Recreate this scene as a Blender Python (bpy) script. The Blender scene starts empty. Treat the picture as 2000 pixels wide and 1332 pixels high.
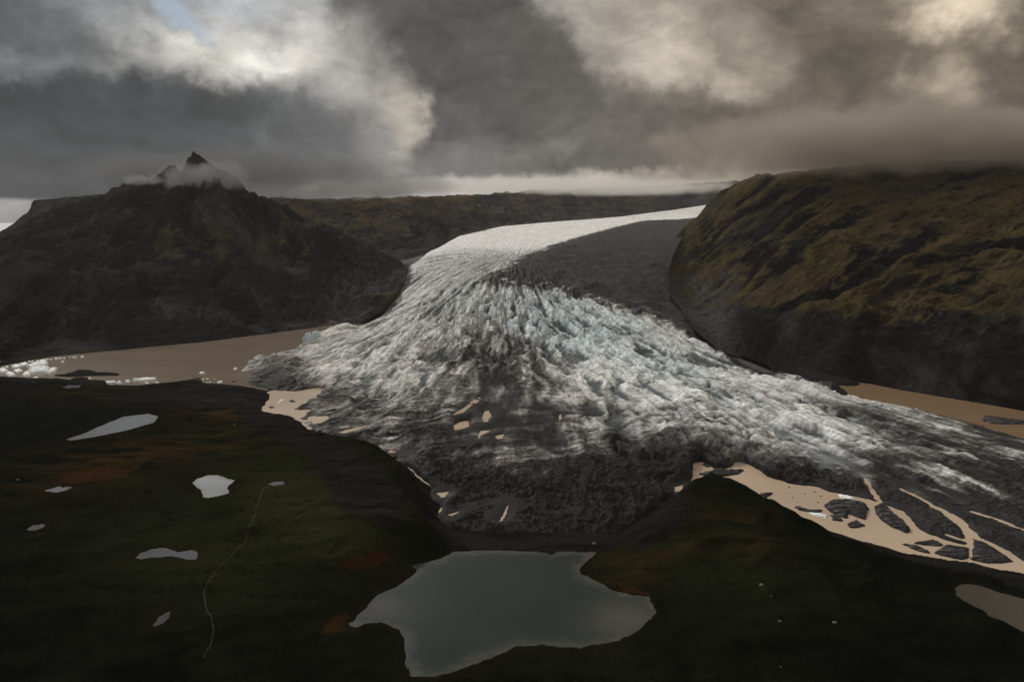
import bpy, math, random
import numpy as np
from mathutils import Vector

# ------------------------------------------------------------------ camera
H = 300.0                       # camera height above the lagoon (metres)
FPX = 1351.0                    # focal length in pixels of the 2000 px wide photograph
PITCH = math.radians(9.9)
scene = bpy.context.scene
COL = scene.collection
cam_data = bpy.data.cameras.new('camera')
cam_data.sensor_width = 36.0
cam_data.lens = 36.0 * FPX / 2000.0
cam_data.clip_start = 1.0
cam_data.clip_end = 200000.0
cam = bpy.data.objects.new('camera', cam_data)
cam.location = (0, 0, H)
cam.rotation_euler = (math.pi / 2 - PITCH, 0, 0)
COL.objects.link(cam)
scene.camera = cam


def ray(px, py):
    a = (np.asarray(px, float) - 1000.0) / FPX
    b = (666.0 - np.asarray(py, float)) / FPX
    return a, math.cos(PITCH) + b * math.sin(PITCH), -math.sin(PITCH) + b * math.cos(PITCH)


def at(px, py, z=0.0):
    """ground point of height z seen at a photograph pixel"""
    dx, dy, dz = ray(px, py)
    t = (z - H) / dz
    return np.stack([dx * t, dy * t], -1)


def azel(px, py):
    dx, dy, dz = ray(px, py)
    return math.atan2(dx, dy), math.atan2(dz, math.hypot(dx, dy))


def to_px(x, y, z):
    cz, sz = math.cos(PITCH), math.sin(PITCH)
    dep = y * cz - (z - H) * sz
    up = y * sz + (z - H) * cz
    return 1000 + FPX * x / dep, 666 - FPX * up / dep


# ------------------------------------------------------------------ light
SUN_AZ, SUN_EL = math.radians(-42), math.radians(34)
scene.view_settings.view_transform = 'Standard'
scene.view_settings.look = 'None'
scene.view_settings.exposure = 0.0
scene.view_settings.gamma = 1.0
scene.view_settings.use_curve_mapping = False
cy = scene.cycles
cy.max_bounces = 6
cy.diffuse_bounces = 3
cy.glossy_bounces = 3
cy.transmission_bounces = 2
cy.volume_bounces = 1
cy.transparent_max_bounces = 8
cy.sample_clamp_indirect = 6.0
cy.use_denoising = True
cy.volume_max_steps = 256

sun_data = bpy.data.lights.new('sun', 'SUN')
sun_data.energy = 2.6
sun_data.angle = math.radians(14)
sun_data.color = (1.0, 0.95, 0.88)
sun = bpy.data.objects.new('sun', sun_data)
sdir = Vector((math.sin(SUN_AZ) * math.cos(SUN_EL), math.cos(SUN_AZ) * math.cos(SUN_EL), math.sin(SUN_EL)))
sun.rotation_euler = (-sdir).to_track_quat('-Z', 'Y').to_euler()
sun.location = (2000, 3000, 3000)
COL.objects.link(sun)


class NT:
    """small helper to write node graphs"""

    def __init__(self, tree):
        self.t = tree
        self.n = tree.nodes
        self.n.clear()

    def new(self, kind, **kw):
        n = self.n.new(kind)
        for k, v in kw.items():
            setattr(n, k, v)
        return n

    def put(self, sock, v):
        if v is None:
            return
        if isinstance(v, bpy.types.NodeSocket):
            self.t.links.new(v, sock)
        else:
            try:
                sock.default_value = v
            except Exception:
                sock.default_value = (*v, 1.0)

    def math(self, op, a, b=None, c=None, clamp=False):
        n = self.new('ShaderNodeMath', operation=op, use_clamp=clamp)
        for s, v in zip(n.inputs, (a, b, c)):
            self.put(s, v)
        return n.outputs[0]

    def vmath(self, op, a, b=None, scale=None):
        n = self.new('ShaderNodeVectorMath', operation=op)
        self.put(n.inputs[0], a)
        if b is not None:
            self.put(n.inputs[1], b)
        if scale is not None:
            self.put(n.inputs['Scale'], scale)
        return n.outputs['Value'] if op in ('LENGTH', 'DOT_PRODUCT') else n.outputs[0]

    def rng(self, v, a, b, c=0.0, d=1.0, smooth=False):
        n = self.new('ShaderNodeMapRange', interpolation_type='SMOOTHSTEP' if smooth else 'LINEAR')
        for s, x in zip(n.inputs, (v, a, b, c, d)):
            self.put(s, x)
        return n.outputs[0]

    def mix(self, f, a, b, blend='MIX'):
        n = self.new('ShaderNodeMix', data_type='RGBA', blend_type=blend)
        self.put(n.inputs[0], f)
        self.put(n.inputs[6], a)
        self.put(n.inputs[7], b)
        return n.outputs[2]

    def noise(self, vec, scale, detail=4.0, rough=0.5, dist=0.0, color=False):
        n = self.new('ShaderNodeTexNoise')
        self.put(n.inputs['Vector'], vec)
        n.inputs['Scale'].default_value = scale
        n.inputs['Detail'].default_value = detail
        n.inputs['Roughness'].default_value = rough
        n.inputs['Distortion'].default_value = dist
        return n.outputs['Color'] if color else n.outputs['Fac']

    def mapping(self, vec, loc=(0, 0, 0), rot=(0, 0, 0), scale=(1, 1, 1), kind='POINT'):
        n = self.new('ShaderNodeMapping', vector_type=kind)
        self.put(n.inputs['Vector'], vec)
        n.inputs['Location'].default_value = loc
        n.inputs['Rotation'].default_value = rot
        n.inputs['Scale'].default_value = scale
        return n.outputs[0]

    def attr(self, name):
        n = self.new('ShaderNodeAttribute', attribute_name=name)
        return n.outputs['Fac'], n.outputs['Vector']


def srgb(r, g, b):
    f = lambda c: (c / 12.92 if c <= 0.04045 else ((c + 0.055) / 1.055) ** 2.4)
    return tuple(f(c / 255.0) for c in (r, g, b))


# ------------------------------------------------------------------ sky: broken storm clouds
world = bpy.data.worlds.new('World')
scene.world = world
world.use_nodes = True
w = NT(world.node_tree)
tc = w.new('ShaderNodeTexCoord').outputs['Generated']
sep = w.new('ShaderNodeSeparateXYZ')
w.put(sep.inputs[0], tc)
az = w.math('ARCTAN2', sep.outputs[0], sep.outputs[1])
el = w.math('ARCSINE', sep.outputs[2])
comb = w.new('ShaderNodeCombineXYZ')
w.put(comb.inputs[0], az)
w.put(comb.inputs[1], el)
P0 = comb.outputs[0]
n1 = w.noise(tc, 5.5, 7.0, 0.55, 0.3, color=True)
n1 = w.vmath('SCALE', w.vmath('SUBTRACT', n1, (0.5, 0.5, 0.5)), scale=0.15)
n2 = w.noise(w.mapping(tc, (3.1, 1.7, 0.4)), 22.0, 6.0, 0.62, 0.2, color=True)
n2 = w.vmath('SCALE', w.vmath('SUBTRACT', n2, (0.5, 0.5, 0.5)), scale=0.055)
n3 = w.noise(w.mapping(tc, (1.3, 4.7, 2.4)), 75.0, 4.0, 0.6, 0.0, color=True)
n3 = w.vmath('SCALE', w.vmath('SUBTRACT', n3, (0.5, 0.5, 0.5)), scale=0.014)
n2 = w.vmath('ADD', n2, n3)
PW = w.vmath('ADD', P0, w.vmath('ADD', n1, n2))
PS = w.vmath('ADD', P0, w.vmath('ADD', w.vmath('SCALE', n1, scale=0.35), w.vmath('SCALE', n2, scale=0.9)))

nish = w.new('ShaderNodeTexSky', sky_type='NISHITA')
nish.sun_disc = False
nish.sun_elevation = SUN_EL
nish.sun_rotation = SUN_AZ
blue = w.mix(1.0, nish.outputs[0], (0.075, 0.075, 0.075), 'MULTIPLY')

# base overcast: mid grey, cool on the left and warm on the right, brightened overhead to light the ice
hue = w.rng(az, -0.5, 0.55, smooth=True)
tint = w.mix(hue, (0.93, 0.97, 1.02), (1.17, 0.98, 0.74))
fb = w.noise(w.mapping(tc, (0, 0, 0), (0, 0, 0), (1, 1, 1.7)), 3.2, 9.0, 0.55, 0.5)
fb2 = w.noise(w.mapping(tc, (5, 2, 1), (0, 0, 0), (1, 1, 1.5)), 13.0, 7.0, 0.55, 0.4)
base = w.rng(fb, 0.34, 0.66, 0.10, 0.30, smooth=True)
base = w.math('MULTIPLY', base, w.rng(w.math('SINE', el), 0.35, 1.0, 1.0, 4.2))
bcol = w.new('ShaderNodeCombineColor')
for i in range(3):
    w.put(bcol.inputs[i], base)
C = bcol.outputs[0]


def blob(C, px, py, rx, ry, col, alpha=1.0, rot=0.0, inner=0.0, p=PW):
    """one soft cloud mass at a direction of the sky; sizes in photograph pixels"""
    a, e = azel(px, py)
    m = w.mapping(p, (a, e, 0), (0, 0, math.radians(rot)), (rx / FPX, ry / FPX, 1), 'TEXTURE')
    d = w.vmath('LENGTH', m)
    f = w.rng(d, 1.0, inner, 0.0, alpha, smooth=True)
    return w.mix(f, C, col)


g = lambda v: srgb(v, v, v)
# bright upper left gaps
C = blob(C, 420, -40, 620, 330, g(178), 0.9, 0, 0.2)
C = blob(C, 520, -260, 620, 300, g(190), 0.85, 0, 0.2)
C = blob(C, 430, 125, 330, 110, srgb(218, 211, 198), 0.95, 0, 0.15)
C = blob(C, 540, 115, 130, 50, srgb(236, 230, 220), 0.85, 15, 0.1)
C = blob(C, 40, 60, 210, 200, g(74), 0.85, 0, 0.15)
C = blob(C, 190, 70, 130, 60, g(104), 0.75, -10, 0.1)
C = blob(C, 120, 130, 200, 60, g(150), 0.55, 0, 0.1)
C = blob(C, 300, 10, 150, 50, g(112), 0.7, -25, 0.1)
# top right bright masses
C = blob(C, 1250, 60, 360, 170, g(160), 0.9, -20, 0.1)
C = blob(C, 1300, 95, 130, 85, g(192), 0.9, -35, 0.05)
C = blob(C, 1400, 150, 150, 40, g(176), 0.8, -20, 0.05)
C = blob(C, 1640, 140, 190, 150, g(84), 0.9, 10, 0.1)
C = blob(C, 1550, 30, 120, 60, g(100), 0.7, 10, 0.1)
C = blob(C, 1910, 5, 110, 70, g(215), 0.95, -15, 0.05)
C = blob(C, 1870, 165, 75, 85, g(172), 0.8, 20, 0.05)
C = blob(C, 1985, 110, 90, 120, g(86), 0.8, 0, 0.1)
C = blob(C, 1700, 265, 330, 70, g(106), 0.75, 4, 0.1)
C = blob(C, 1980, 250, 190, 90, g(70), 0.75, 0, 0.1)
# great dark tongue from the top centre
C = blob(C, 980, 200, 250, 190, g(84), 0.97, -25, 0.62)
C = blob(C, 850, 60, 235, 170, g(84), 0.97, -30, 0.74, PS)
C = blob(C, 1180, 260, 380, 130, g(90), 0.95, -12, 0.3)
C = blob(C, 1420, 250, 260, 90, g(94), 0.8, -8, 0.2)
C = blob(C, 1100, 300, 120, 40, g(132), 0.5, 10, 0.1)
C = blob(C, 930, 330, 260, 70, g(118), 0.7, 10, 0.1)
# light between tongue and bank
C = blob(C, 690, 200, 125, 200, srgb(182, 178, 170), 0.9, 12, 0.15)
C = blob(C, 770, 260, 55, 100, srgb(206, 198, 186), 0.7, -15, 0.05)
# left dark bank over the mountain
C = blob(C, 60, 310, 560, 150, g(66), 1.0, 4, 0.72, PS)
C = blob(C, 420, 290, 330, 150, g(76), 0.97, -8, 0.55, PS)
C = blob(C, 640, 290, 170, 130, g(116), 0.8, -15, 0.2)
C = blob(C, 300, 250, 260, 40, g(84), 0.5, 3, 0.1)
# bright slot above the far valley wall, and clear strip far left
C = blob(C, 1050, 372, 430, 36, g(186), 0.95, 2, 0.3, PS)
C = blob(C, 1330, 350, 160, 30, g(140), 0.7, 10, 0.1, PS)
C = blob(C, -60, 425, 260, 34, srgb(150, 146, 140), 1.0, 0, 0.75, P0)
fb3 = w.noise(w.mapping(tc, (2, 9, 4), (0, 0, 0), (1, 1, 1.6)), 34.0, 6.0, 0.6, 0.5)
det = w.math('MULTIPLY', w.rng(fb2, 0.3, 0.7, 0.74, 1.26), w.rng(fb3, 0.3, 0.7, 0.87, 1.13))
C = w.vmath('SCALE', C, scale=det)
C = w.mix(1.0, C, tint, 'MULTIPLY')
# blue hole
a, e = azel(330, 25)
m = w.mapping(PW, (a, e, 0), (0, 0, math.radians(-28)), (95 / FPX, 30 / FPX, 1), 'TEXTURE')
C = w.mix(w.rng(w.vmath('LENGTH', m), 1.0, 0.2, 0.0, 0.6, smooth=True), C, w.mix(0.45, blue, (0.30, 0.45, 0.62)))
bg = w.new('ShaderNodeBackground')
w.put(bg.inputs[0], C)
bg.inputs[1].default_value = 1.0
wo = w.new('ShaderNodeOutputWorld')
w.put(wo.inputs[0], bg.outputs[0])
world.cycles.sampling_method = 'MANUAL'
world.cycles.sample_map_resolution = 512

# ------------------------------------------------------------------ numpy noise
def _hash(ix, iy, seed):
    h = (ix.astype(np.uint32) * np.uint32(374761393) + iy.astype(np.uint32) * np.uint32(668265263) + np.uint32(seed * 974634599 & 0xffffffff))
    h = (h ^ (h >> np.uint32(13))) * np.uint32(1274126177)
    return h ^ (h >> np.uint32(16))


def perlin(x, y, seed=0):
    x = np.asarray(x, np.float64)
    y = np.asarray(y, np.float64)
    fx, fy = np.floor(x), np.floor(y)
    ix, iy = fx.astype(np.int64), fy.astype(np.int64)
    tx, ty = (x - fx).astype(np.float32), (y - fy).astype(np.float32)
    u = tx * tx * tx * (tx * (tx * 6 - 15) + 10)
    v = ty * ty * ty * (ty * (ty * 6 - 15) + 10)

    def grad(dx, dy):
        a = _hash(ix + dx, iy + dy, seed).astype(np.float32) * np.float32(2 * math.pi / 4294967296.0)
        return np.cos(a) * (tx - dx) + np.sin(a) * (ty - dy)
    a = grad(0, 0)
    b = grad(1, 0)
    c = grad(0, 1)
    d = grad(1, 1)
    p = a + u * (b - a)
    q = c + u * (d - c)
    return (p + v * (q - p)) * 1.5


def fbm(x, y, octv=5, seed=0, gain=0.5, lac=2.03):
    s, a, t = 0.0, 1.0, 0.0
    for i in range(octv):
        s = s + a * perlin(x, y, seed + i * 17)
        t += a
        a *= gain
        x = x * lac + 3.7
        y = y * lac - 1.3
    return s / t


def ridged(x, y, octv=4, seed=0, gain=0.5, lac=2.1):
    s, a, t = 0.0, 1.0, 0.0
    for i in range(octv):
        n = 1.0 - np.abs(perlin(x, y, seed + i * 31))
        s = s + a * n * n
        t += a
        a *= gain
        x = x * lac + 1.9
        y = y * lac + 5.1
    return s / t


def cells(x, y, seed=0):
    """distance to nearest and second nearest feature point, and a random value of the cell"""
    fx, fy = np.floor(x).astype(np.int64), np.floor(y).astype(np.int64)
    d1 = np.full(x.shape, 9.0)
    d2 = np.full(x.shape, 9.0)
    rv = np.zeros(x.shape)
    for i in (-1, 0, 1):
        for j in (-1, 0, 1):
            h = _hash(fx + i, fy + j, seed)
            hx = (h & np.uint32(0xffff)).astype(np.float64) / 65535.0
            hy = (h >> np.uint32(16)).astype(np.float64) / 65535.0
            d = np.hypot(fx + i + hx - x, fy + j + hy - y)
            r = (_hash(fx + i, fy + j, seed + 5) & np.uint32(0xffff)).astype(np.float64) / 65535.0
            near = d < d1
            d2 = np.where(near, d1, np.minimum(d2, d))
            rv = np.where(near, r, rv)
            d1 = np.where(near, d, d1)
    return d1, d2, rv


def sstep(a, b, x):
    t = np.clip((x - a) / (b - a), 0.0, 1.0)
    return t * t * (3 - 2 * t)


def sdf(poly, x, y):
    """signed distance to a polygon, negative inside"""
    poly = np.asarray(poly, float)
    d = np.full(x.shape, 1e18)
    inside = np.zeros(x.shape, bool)
    n = len(poly)
    for i in range(n):
        ax, ay = poly[i]
        bx, by = poly[(i + 1) % n]
        ex, ey = bx - ax, by - ay
        t = np.clip(((x - ax) * ex + (y - ay) * ey) / max(ex * ex + ey * ey, 1e-9), 0, 1)
        d = np.minimum(d, (x - ax - t * ex) ** 2 + (y - ay - t * ey) ** 2)
        if ay != by:
            c = ((ay > y) != (by > y)) & (x < ex * (y - ay) / (by - ay) + ax)
            inside ^= c
    d = np.sqrt(d)
    return np.where(inside, -d, d)


def linedist(pts, x, y):
    d = np.full(x.shape, 1e18)
    for (ax, ay), (bx, by) in zip(pts[:-1], pts[1:]):
        ex, ey = bx - ax, by - ay
        t = np.clip(((x - ax) * ex + (y - ay) * ey) / max(ex * ex + ey * ey, 1e-9), 0, 1)
        d = np.minimum(d, np.hypot(x - ax - t * ex, y - ay - t * ey))
    return d


# ------------------------------------------------------------------ mesh helpers
def mesh_obj(name, verts, faces, mat, parent=None, smooth=True, attrs=None):
    me = bpy.data.meshes.new(name)
    verts = np.asarray(verts, np.float32)
    faces = np.asarray(faces, np.int32)
    nv, nf, k = len(verts), len(faces), faces.shape[1]
    me.vertices.add(nv)
    me.vertices.foreach_set('co', verts.ravel())
    me.loops.add(nf * k)
    me.loops.foreach_set('vertex_index', faces.ravel())
    me.polygons.add(nf)
    me.polygons.foreach_set('loop_start', np.arange(0, nf * k, k, dtype=np.int32))
    me.polygons.foreach_set('loop_total', np.full(nf, k, np.int32))
    me.update(calc_edges=True)
    me.polygons.foreach_set('use_smooth', np.full(nf, smooth, bool))
    for an, av in (attrs or {}).items():
        av = np.asarray(av, np.float32)
        vec = av.ndim == 2 and av.shape[1] == 3
        at_ = me.attributes.new(an, 'FLOAT_VECTOR' if vec else 'FLOAT', 'POINT')
        at_.data.foreach_set('vector' if vec else 'value', av.ravel())
    me.materials.append(mat)
    o = bpy.data.objects.new(name, me)
    COL.objects.link(o)
    if parent:
        o.parent = parent
    return o


def grid_faces(nr, nc, keep=None):
    i = np.arange(nr * nc).reshape(nr, nc)
    f = np.stack([i[:-1, :-1], i[:-1, 1:], i[1:, 1:], i[1:, :-1]], -1).reshape(-1, 4)
    if keep is not None:
        k = keep.reshape(nr, nc)
        m = (k[:-1, :-1] | k[:-1, 1:] | k[1:, 1:] | k[1:, :-1]).ravel()
        f = f[m]
    return f


def compact(verts, faces, attrs):
    used = np.zeros(len(verts), bool)
    used[faces.ravel()] = True
    idx = np.cumsum(used) - 1
    return verts[used], idx[faces], {k: (v[used] if v.ndim == 2 and v.shape[1] == 3 else v.ravel()[used]) for k, v in attrs.items()}


def tag(o, label=None, cat=None, group=None, kind=None):
    if label: o['label'] = label
    if cat: o['category'] = cat
    if group: o['group'] = group
    if kind: o['kind'] = kind
    return o


def geo(a, b, rel):
    n = int(math.log(b / a) / rel) + 1
    return a * np.exp(np.linspace(0, math.log(b / a), n))


# ------------------------------------------------------------------ materials
def material(name):
    m = bpy.data.materials.new(name)
    m.use_nodes = True
    return m, NT(m.node_tree)


def finish(nt, color, rough=0.8, bump=None, bump_strength=0.3, bump_dist=1.0, spec=0.3, ior=None):
    b = nt.new('ShaderNodeBsdfPrincipled')
    nt.put(b.inputs['Base Color'], color)
    nt.put(b.inputs['Roughness'], rough)
    b.inputs['Specular IOR Level'].default_value = spec
    if ior:
        b.inputs['IOR'].default_value = ior
    if bump is not None:
        bn = nt.new('ShaderNodeBump')
        bn.inputs['Strength'].default_value = bump_strength
        bn.inputs['Distance'].default_value = bump_dist
        nt.put(bn.inputs['Height'], bump)
        nt.put(b.inputs['Normal'], bn.outputs[0])
    o = nt.new('ShaderNodeOutputMaterial')
    nt.put(o.inputs[0], b.outputs[0])
    return b


def ice_material():
    m, t = material('glacier_ice')
    co = t.new('ShaderNodeTexCoord').outputs['Object']
    deb, _ = t.attr('debris')
    blu, _ = t.attr('blue')
    cre, _ = t.attr('crevice_shade')
    tone, _ = t.attr('tone')
    _, flow = t.attr('flow')
    # layers running across the flow, and splinters running with it
    band = t.noise(t.mapping(flow, (0, 0, 0), (0, 0, 0), (0.014, 0.15, 0)), 1.0, 6.0, 0.62, 0.3)
    fin = t.noise(t.mapping(flow, (7, 3, 0), (0, 0, 0), (0.30, 0.022, 0)), 1.0, 5.0, 0.62, 0.0)
    fin2 = t.noise(t.mapping(flow, (1, 8, 0), (0, 0, 0.5), (0.12, 0.03, 0)), 1.0, 5.0, 0.65, 0.0)
    mott = t.noise(co, 0.14, 7.0, 0.68, 0.2)
    spk = t.noise(co, 0.6, 3.0, 0.7)
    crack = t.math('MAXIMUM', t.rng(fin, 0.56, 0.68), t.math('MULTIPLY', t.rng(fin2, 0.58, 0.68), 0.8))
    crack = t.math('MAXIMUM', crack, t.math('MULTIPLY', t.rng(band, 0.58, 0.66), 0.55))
    n = t.math('ADD', t.math('MULTIPLY', band, 0.35), t.math('ADD', t.math('MULTIPLY', mott, 0.35), t.math('MULTIPLY', fin2, 0.3)))
    n = t.math('ADD', t.math('MULTIPLY', t.math('SUBTRACT', n, 0.5), 2.4), 0.5)
    cov = t.math('ADD', t.math('SUBTRACT', deb, n), 0.5)
    clean = t.mix(t.rng(tone, 0.2, 0.8), (0.60, 0.61, 0.61), (0.86, 0.87, 0.875))
    clean = t.mix(t.rng(fin2, 0.40, 0.62, 0.0, 0.6), clean, (0.50, 0.49, 0.47))
    clean = t.mix(t.rng(mott, 0.5, 0.72, 0.0, 0.6), clean, (0.34, 0.325, 0.30))
    clean = t.mix(blu, clean, (0.46, 0.60, 0.63))
    c1 = t.mix(t.rng(cov, 0.16, 0.52), clean, (0.21, 0.198, 0.186))
    c2 = t.mix(t.rng(cov, 0.50, 0.90), c1, (0.042, 0.041, 0.040))
    c3 = t.mix(t.rng(cov, 0.90, 1.30), c2, (0.018, 0.0175, 0.0178))
    fleck = t.math('MULTIPLY', t.rng(spk, 0.64, 0.73), t.rng(deb, 1.5, 0.7, 0.12, 0.6))
    c3 = t.mix(fleck, c3, (0.34, 0.325, 0.30))
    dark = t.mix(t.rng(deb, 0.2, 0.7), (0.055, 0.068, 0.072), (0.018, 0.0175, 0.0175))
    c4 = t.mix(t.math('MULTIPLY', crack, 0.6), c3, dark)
    c4 = t.mix(t.rng(cre, 0.0, 1.0, 0.0, 0.92), c4, dark)  # shade inside the crevasses mixed into the base colour
    bmp = t.math('SUBTRACT', t.math('MULTIPLY', mott, 0.8), t.math('MULTIPLY', crack, 0.7))
    finish(t, c4, 0.75, bmp, 0.5, 1.6, 0.06)
    return m


def moor_material():
    m, t = material('moorland')
    co = t.new('ShaderNodeTexCoord').outputs['Object']
    rock, _ = t.attr('rock')
    rust, _ = t.attr('rust')
    gold, _ = t.attr('gold')
    green, _ = t.attr('green')
    n1 = t.noise(co, 0.035, 7.0, 0.62, 0.4)
    n2 = t.noise(co, 0.25, 5.0, 0.65)
    st = t.noise(t.mapping(co, (0, 0, 0), (0, 0, 0.35), (0.012, 0.06, 0.05)), 1.0, 6.0, 0.6, 0.5)
    c = t.mix(t.rng(t.math('ADD', t.math('MULTIPLY', n1, 0.6), t.math('MULTIPLY', n2, 0.4)), 0.42, 0.6), (0.0018, 0.0023, 0.0014), (0.0085, 0.0100, 0.0052))
    c = t.mix(t.math('MULTIPLY', green, t.rng(n2, 0.3, 0.65, 0.35, 1.0)), c, (0.036, 0.042, 0.0120))
    gf = t.math('MULTIPLY', gold, t.rng(st, 0.42, 0.62))
    c = t.mix(gf, c, (0.050, 0.030, 0.009))
    c = t.mix(t.rng(t.math('ADD', rust, t.math('MULTIPLY', t.math('SUBTRACT', t.math('ADD', t.math('MULTIPLY', n1, 0.5), t.math('MULTIPLY', n2, 0.5)), 0.5), 2.2)), 0.42, 0.62), c, (0.042, 0.018, 0.006))
    rk = t.mix(t.rng(st, 0.3, 0.7), (0.005, 0.0048, 0.0048), (0.027, 0.0238, 0.0215))
    rf = t.rng(t.math('ADD', rock, t.math('ADD', t.math('MULTIPLY', t.math('SUBTRACT', n1, 0.5), 0.9), t.math('MULTIPLY', t.math('SUBTRACT', n2, 0.5), 0.7))), 0.3, 0.62)
    c = t.mix(rf, c, rk)
    wet, _ = t.attr('wet')
    c = t.mix(t.rng(wet, 0.1, 0.8, 0.0, 0.9), c, t.mix(n2, (0.004, 0.003, 0.002), (0.022, 0.014, 0.008)))
    n3 = t.noise(co, 0.7, 4.0, 0.7)
    c = t.mix(t.rng(n3, 0.35, 0.65, 0.6, 0.0), c, (0.0012, 0.0014, 0.0010))
    finish(t, c, 0.95, t.math('ADD', t.math('ADD', n2, t.math('MULTIPLY', n3, 0.5)), t.math('MULTIPLY', st, 1.5)), 0.9, 2.0, 0.0)
    return m


def mountain_material(name, rock_a, rock_b, veg_a, veg_b):
    m, t = material(name)
    co = t.new('ShaderNodeTexCoord').outputs['Object']
    veg, _ = t.attr('veg')
    gul, _ = t.attr('gully')
    n1 = t.noise(co, 0.012, 8.0, 0.62, 0.5)
    n2 = t.noise(co, 0.07, 6.0, 0.65)
    strata = t.noise(t.mapping(co, (0, 0, 0), (0.04, 0.03, 0), (0.010, 0.010, 0.085)), 1.0, 6.0, 0.68, 1.6)
    scr, _ = t.attr('scree')
    rk = t.mix(t.rng(strata, 0.32, 0.68), rock_a, rock_b)
    n3 = t.noise(co, 0.16, 6.0, 0.7)
    rk = t.mix(t.rng(n3, 0.35, 0.62, 0.6, 0.0), rk, tuple(v * 0.35 for v in rock_a))
    rk = t.mix(t.math('MULTIPLY', t.math('MINIMUM', gul, 1.0), 0.75), rk, tuple(v * 0.3 for v in rock_a))  # relief shade of the gullies darkened into the rock colour
    pale_rock = t.noise(t.mapping(co, (4, 2, 7), (0, 0, 0), (1, 1, 1)), 0.004, 7.0, 0.68, 0.8)
    rk = t.mix(t.rng(pale_rock, 0.52, 0.68, 0.0, 0.8), rk, tuple(v * 1.7 for v in rock_b))  # random patches of paler rock
    vg = t.mix(t.rng(n1, 0.35, 0.65), veg_a, veg_b)
    vg = t.mix(t.rng(n3, 0.35, 0.62, 0.55, 0.0), vg, tuple(v * 0.45 for v in veg_a))
    geo_n = t.new('ShaderNodeNewGeometry')
    s = t.new('ShaderNodeSeparateXYZ')
    t.put(s.inputs[0], geo_n.outputs['Normal'])
    f = t.math('ADD', veg, t.math('MULTIPLY', t.math('SUBTRACT', n1, 0.5), 1.3))
    f = t.math('ADD', f, t.math('MULTIPLY', t.math('SUBTRACT', n2, 0.5), 0.6))
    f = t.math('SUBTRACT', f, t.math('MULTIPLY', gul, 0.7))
    f = t.math('MULTIPLY', t.rng(f, 0.38, 0.72), t.rng(s.outputs[2], 0.45, 0.75))
    sc_n = t.noise(co, 0.05, 6.0, 0.7, 0.6)
    sf = t.math('MULTIPLY', t.rng(t.math('ADD', scr, t.math('SUBTRACT', sc_n, 0.5)), 0.25, 0.75), 0.9)
    rk = t.mix(sf, rk, t.mix(t.rng(n3, 0.35, 0.65), tuple(min(v * 0.9, 0.05) for v in rock_b), tuple(v * 3.0 for v in rock_b)))
    c = t.mix(f, rk, vg)
    finish(t, c, 0.95, t.math('ADD', t.math('ADD', t.math('MULTIPLY', n1, 3.0), n2), t.math('MULTIPLY', n3, 0.6)), 0.9, 9.0, 0.0)
    return m


def water_material(name, body, rough=0.12, ior=1.33, var=0.15, edge=None):
    m, t = material(name)
    co = t.new('ShaderNodeTexCoord').outputs['Object']
    n = t.noise(t.mapping(co, (0, 0, 0), (0, 0, 0.2), (0.004, 0.012, 1)), 1.0, 5.0, 0.6, 0.4)
    c = t.mix(t.rng(n, 0.3, 0.7), tuple(v * (1 - var) for v in body), tuple(v * (1 + var) for v in body))
    if edge:
        sh, _ = t.attr('shallow')
        n2 = t.noise(co, 0.05, 6.0, 0.6, 0.5)
        c = t.mix(t.math('MULTIPLY', sh, t.rng(n2, 0.25, 0.6, 0.6, 1.0)), c, edge)
    rip = t.noise(t.mapping(co, (0, 0, 0), (0, 0, 0.5), (0.5, 1.1, 1)), 1.0, 3.0, 0.5)
    finish(t, c, rough, rip, 0.05, 0.3, 0.5, ior)
    return m


M_ICE = ice_material()
M_MOOR = moor_material()
M_MTL = mountain_material('basalt_slopes_left', (0.009, 0.009, 0.0095), (0.046, 0.044, 0.045), (0.040, 0.033, 0.012), (0.085, 0.066, 0.026))
M_MTR = mountain_material('basalt_slopes_right', (0.009, 0.0085, 0.008), (0.032, 0.029, 0.027), (0.042, 0.033, 0.0145), (0.090, 0.066, 0.027))
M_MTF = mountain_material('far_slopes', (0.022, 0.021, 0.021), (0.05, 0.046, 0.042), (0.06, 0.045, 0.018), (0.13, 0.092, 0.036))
M_SILT = water_material('silty_water', (0.37, 0.287, 0.21), 0.16, 1.33, 0.09)
M_SILT2 = water_material('thin_silty_water', (0.145, 0.112, 0.083), 0.16, 1.33, 0.12)
M_SILT3 = water_material('brown_silty_water', (0.16, 0.107, 0.062), 0.25, 1.33, 0.06)
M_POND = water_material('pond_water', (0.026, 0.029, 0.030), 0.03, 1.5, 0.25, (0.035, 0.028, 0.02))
M_POND2 = water_material('sky_pale_pond_water', (0.20, 0.212, 0.222), 0.03, 1.5, 0.2, (0.17, 0.15, 0.12))  # pale body colour stands in for the bright sky mirrored in the pond
M_POND3 = water_material('sky_grey_pond_water', (0.085, 0.093, 0.098), 0.03, 1.5, 0.2, (0.075, 0.066, 0.05))  # body colour lightened in place of reflected sky
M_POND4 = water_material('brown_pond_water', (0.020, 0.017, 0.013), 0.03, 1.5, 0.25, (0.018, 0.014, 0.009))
M_LAKE = water_material('lake_water', (0.016, 0.024, 0.021), 0.08, 1.33, 0.1, (0.062, 0.059, 0.052))
M_SEA = water_material('sea_water', (0.10, 0.10, 0.10), 0.3, 1.33, 0.1)

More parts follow.
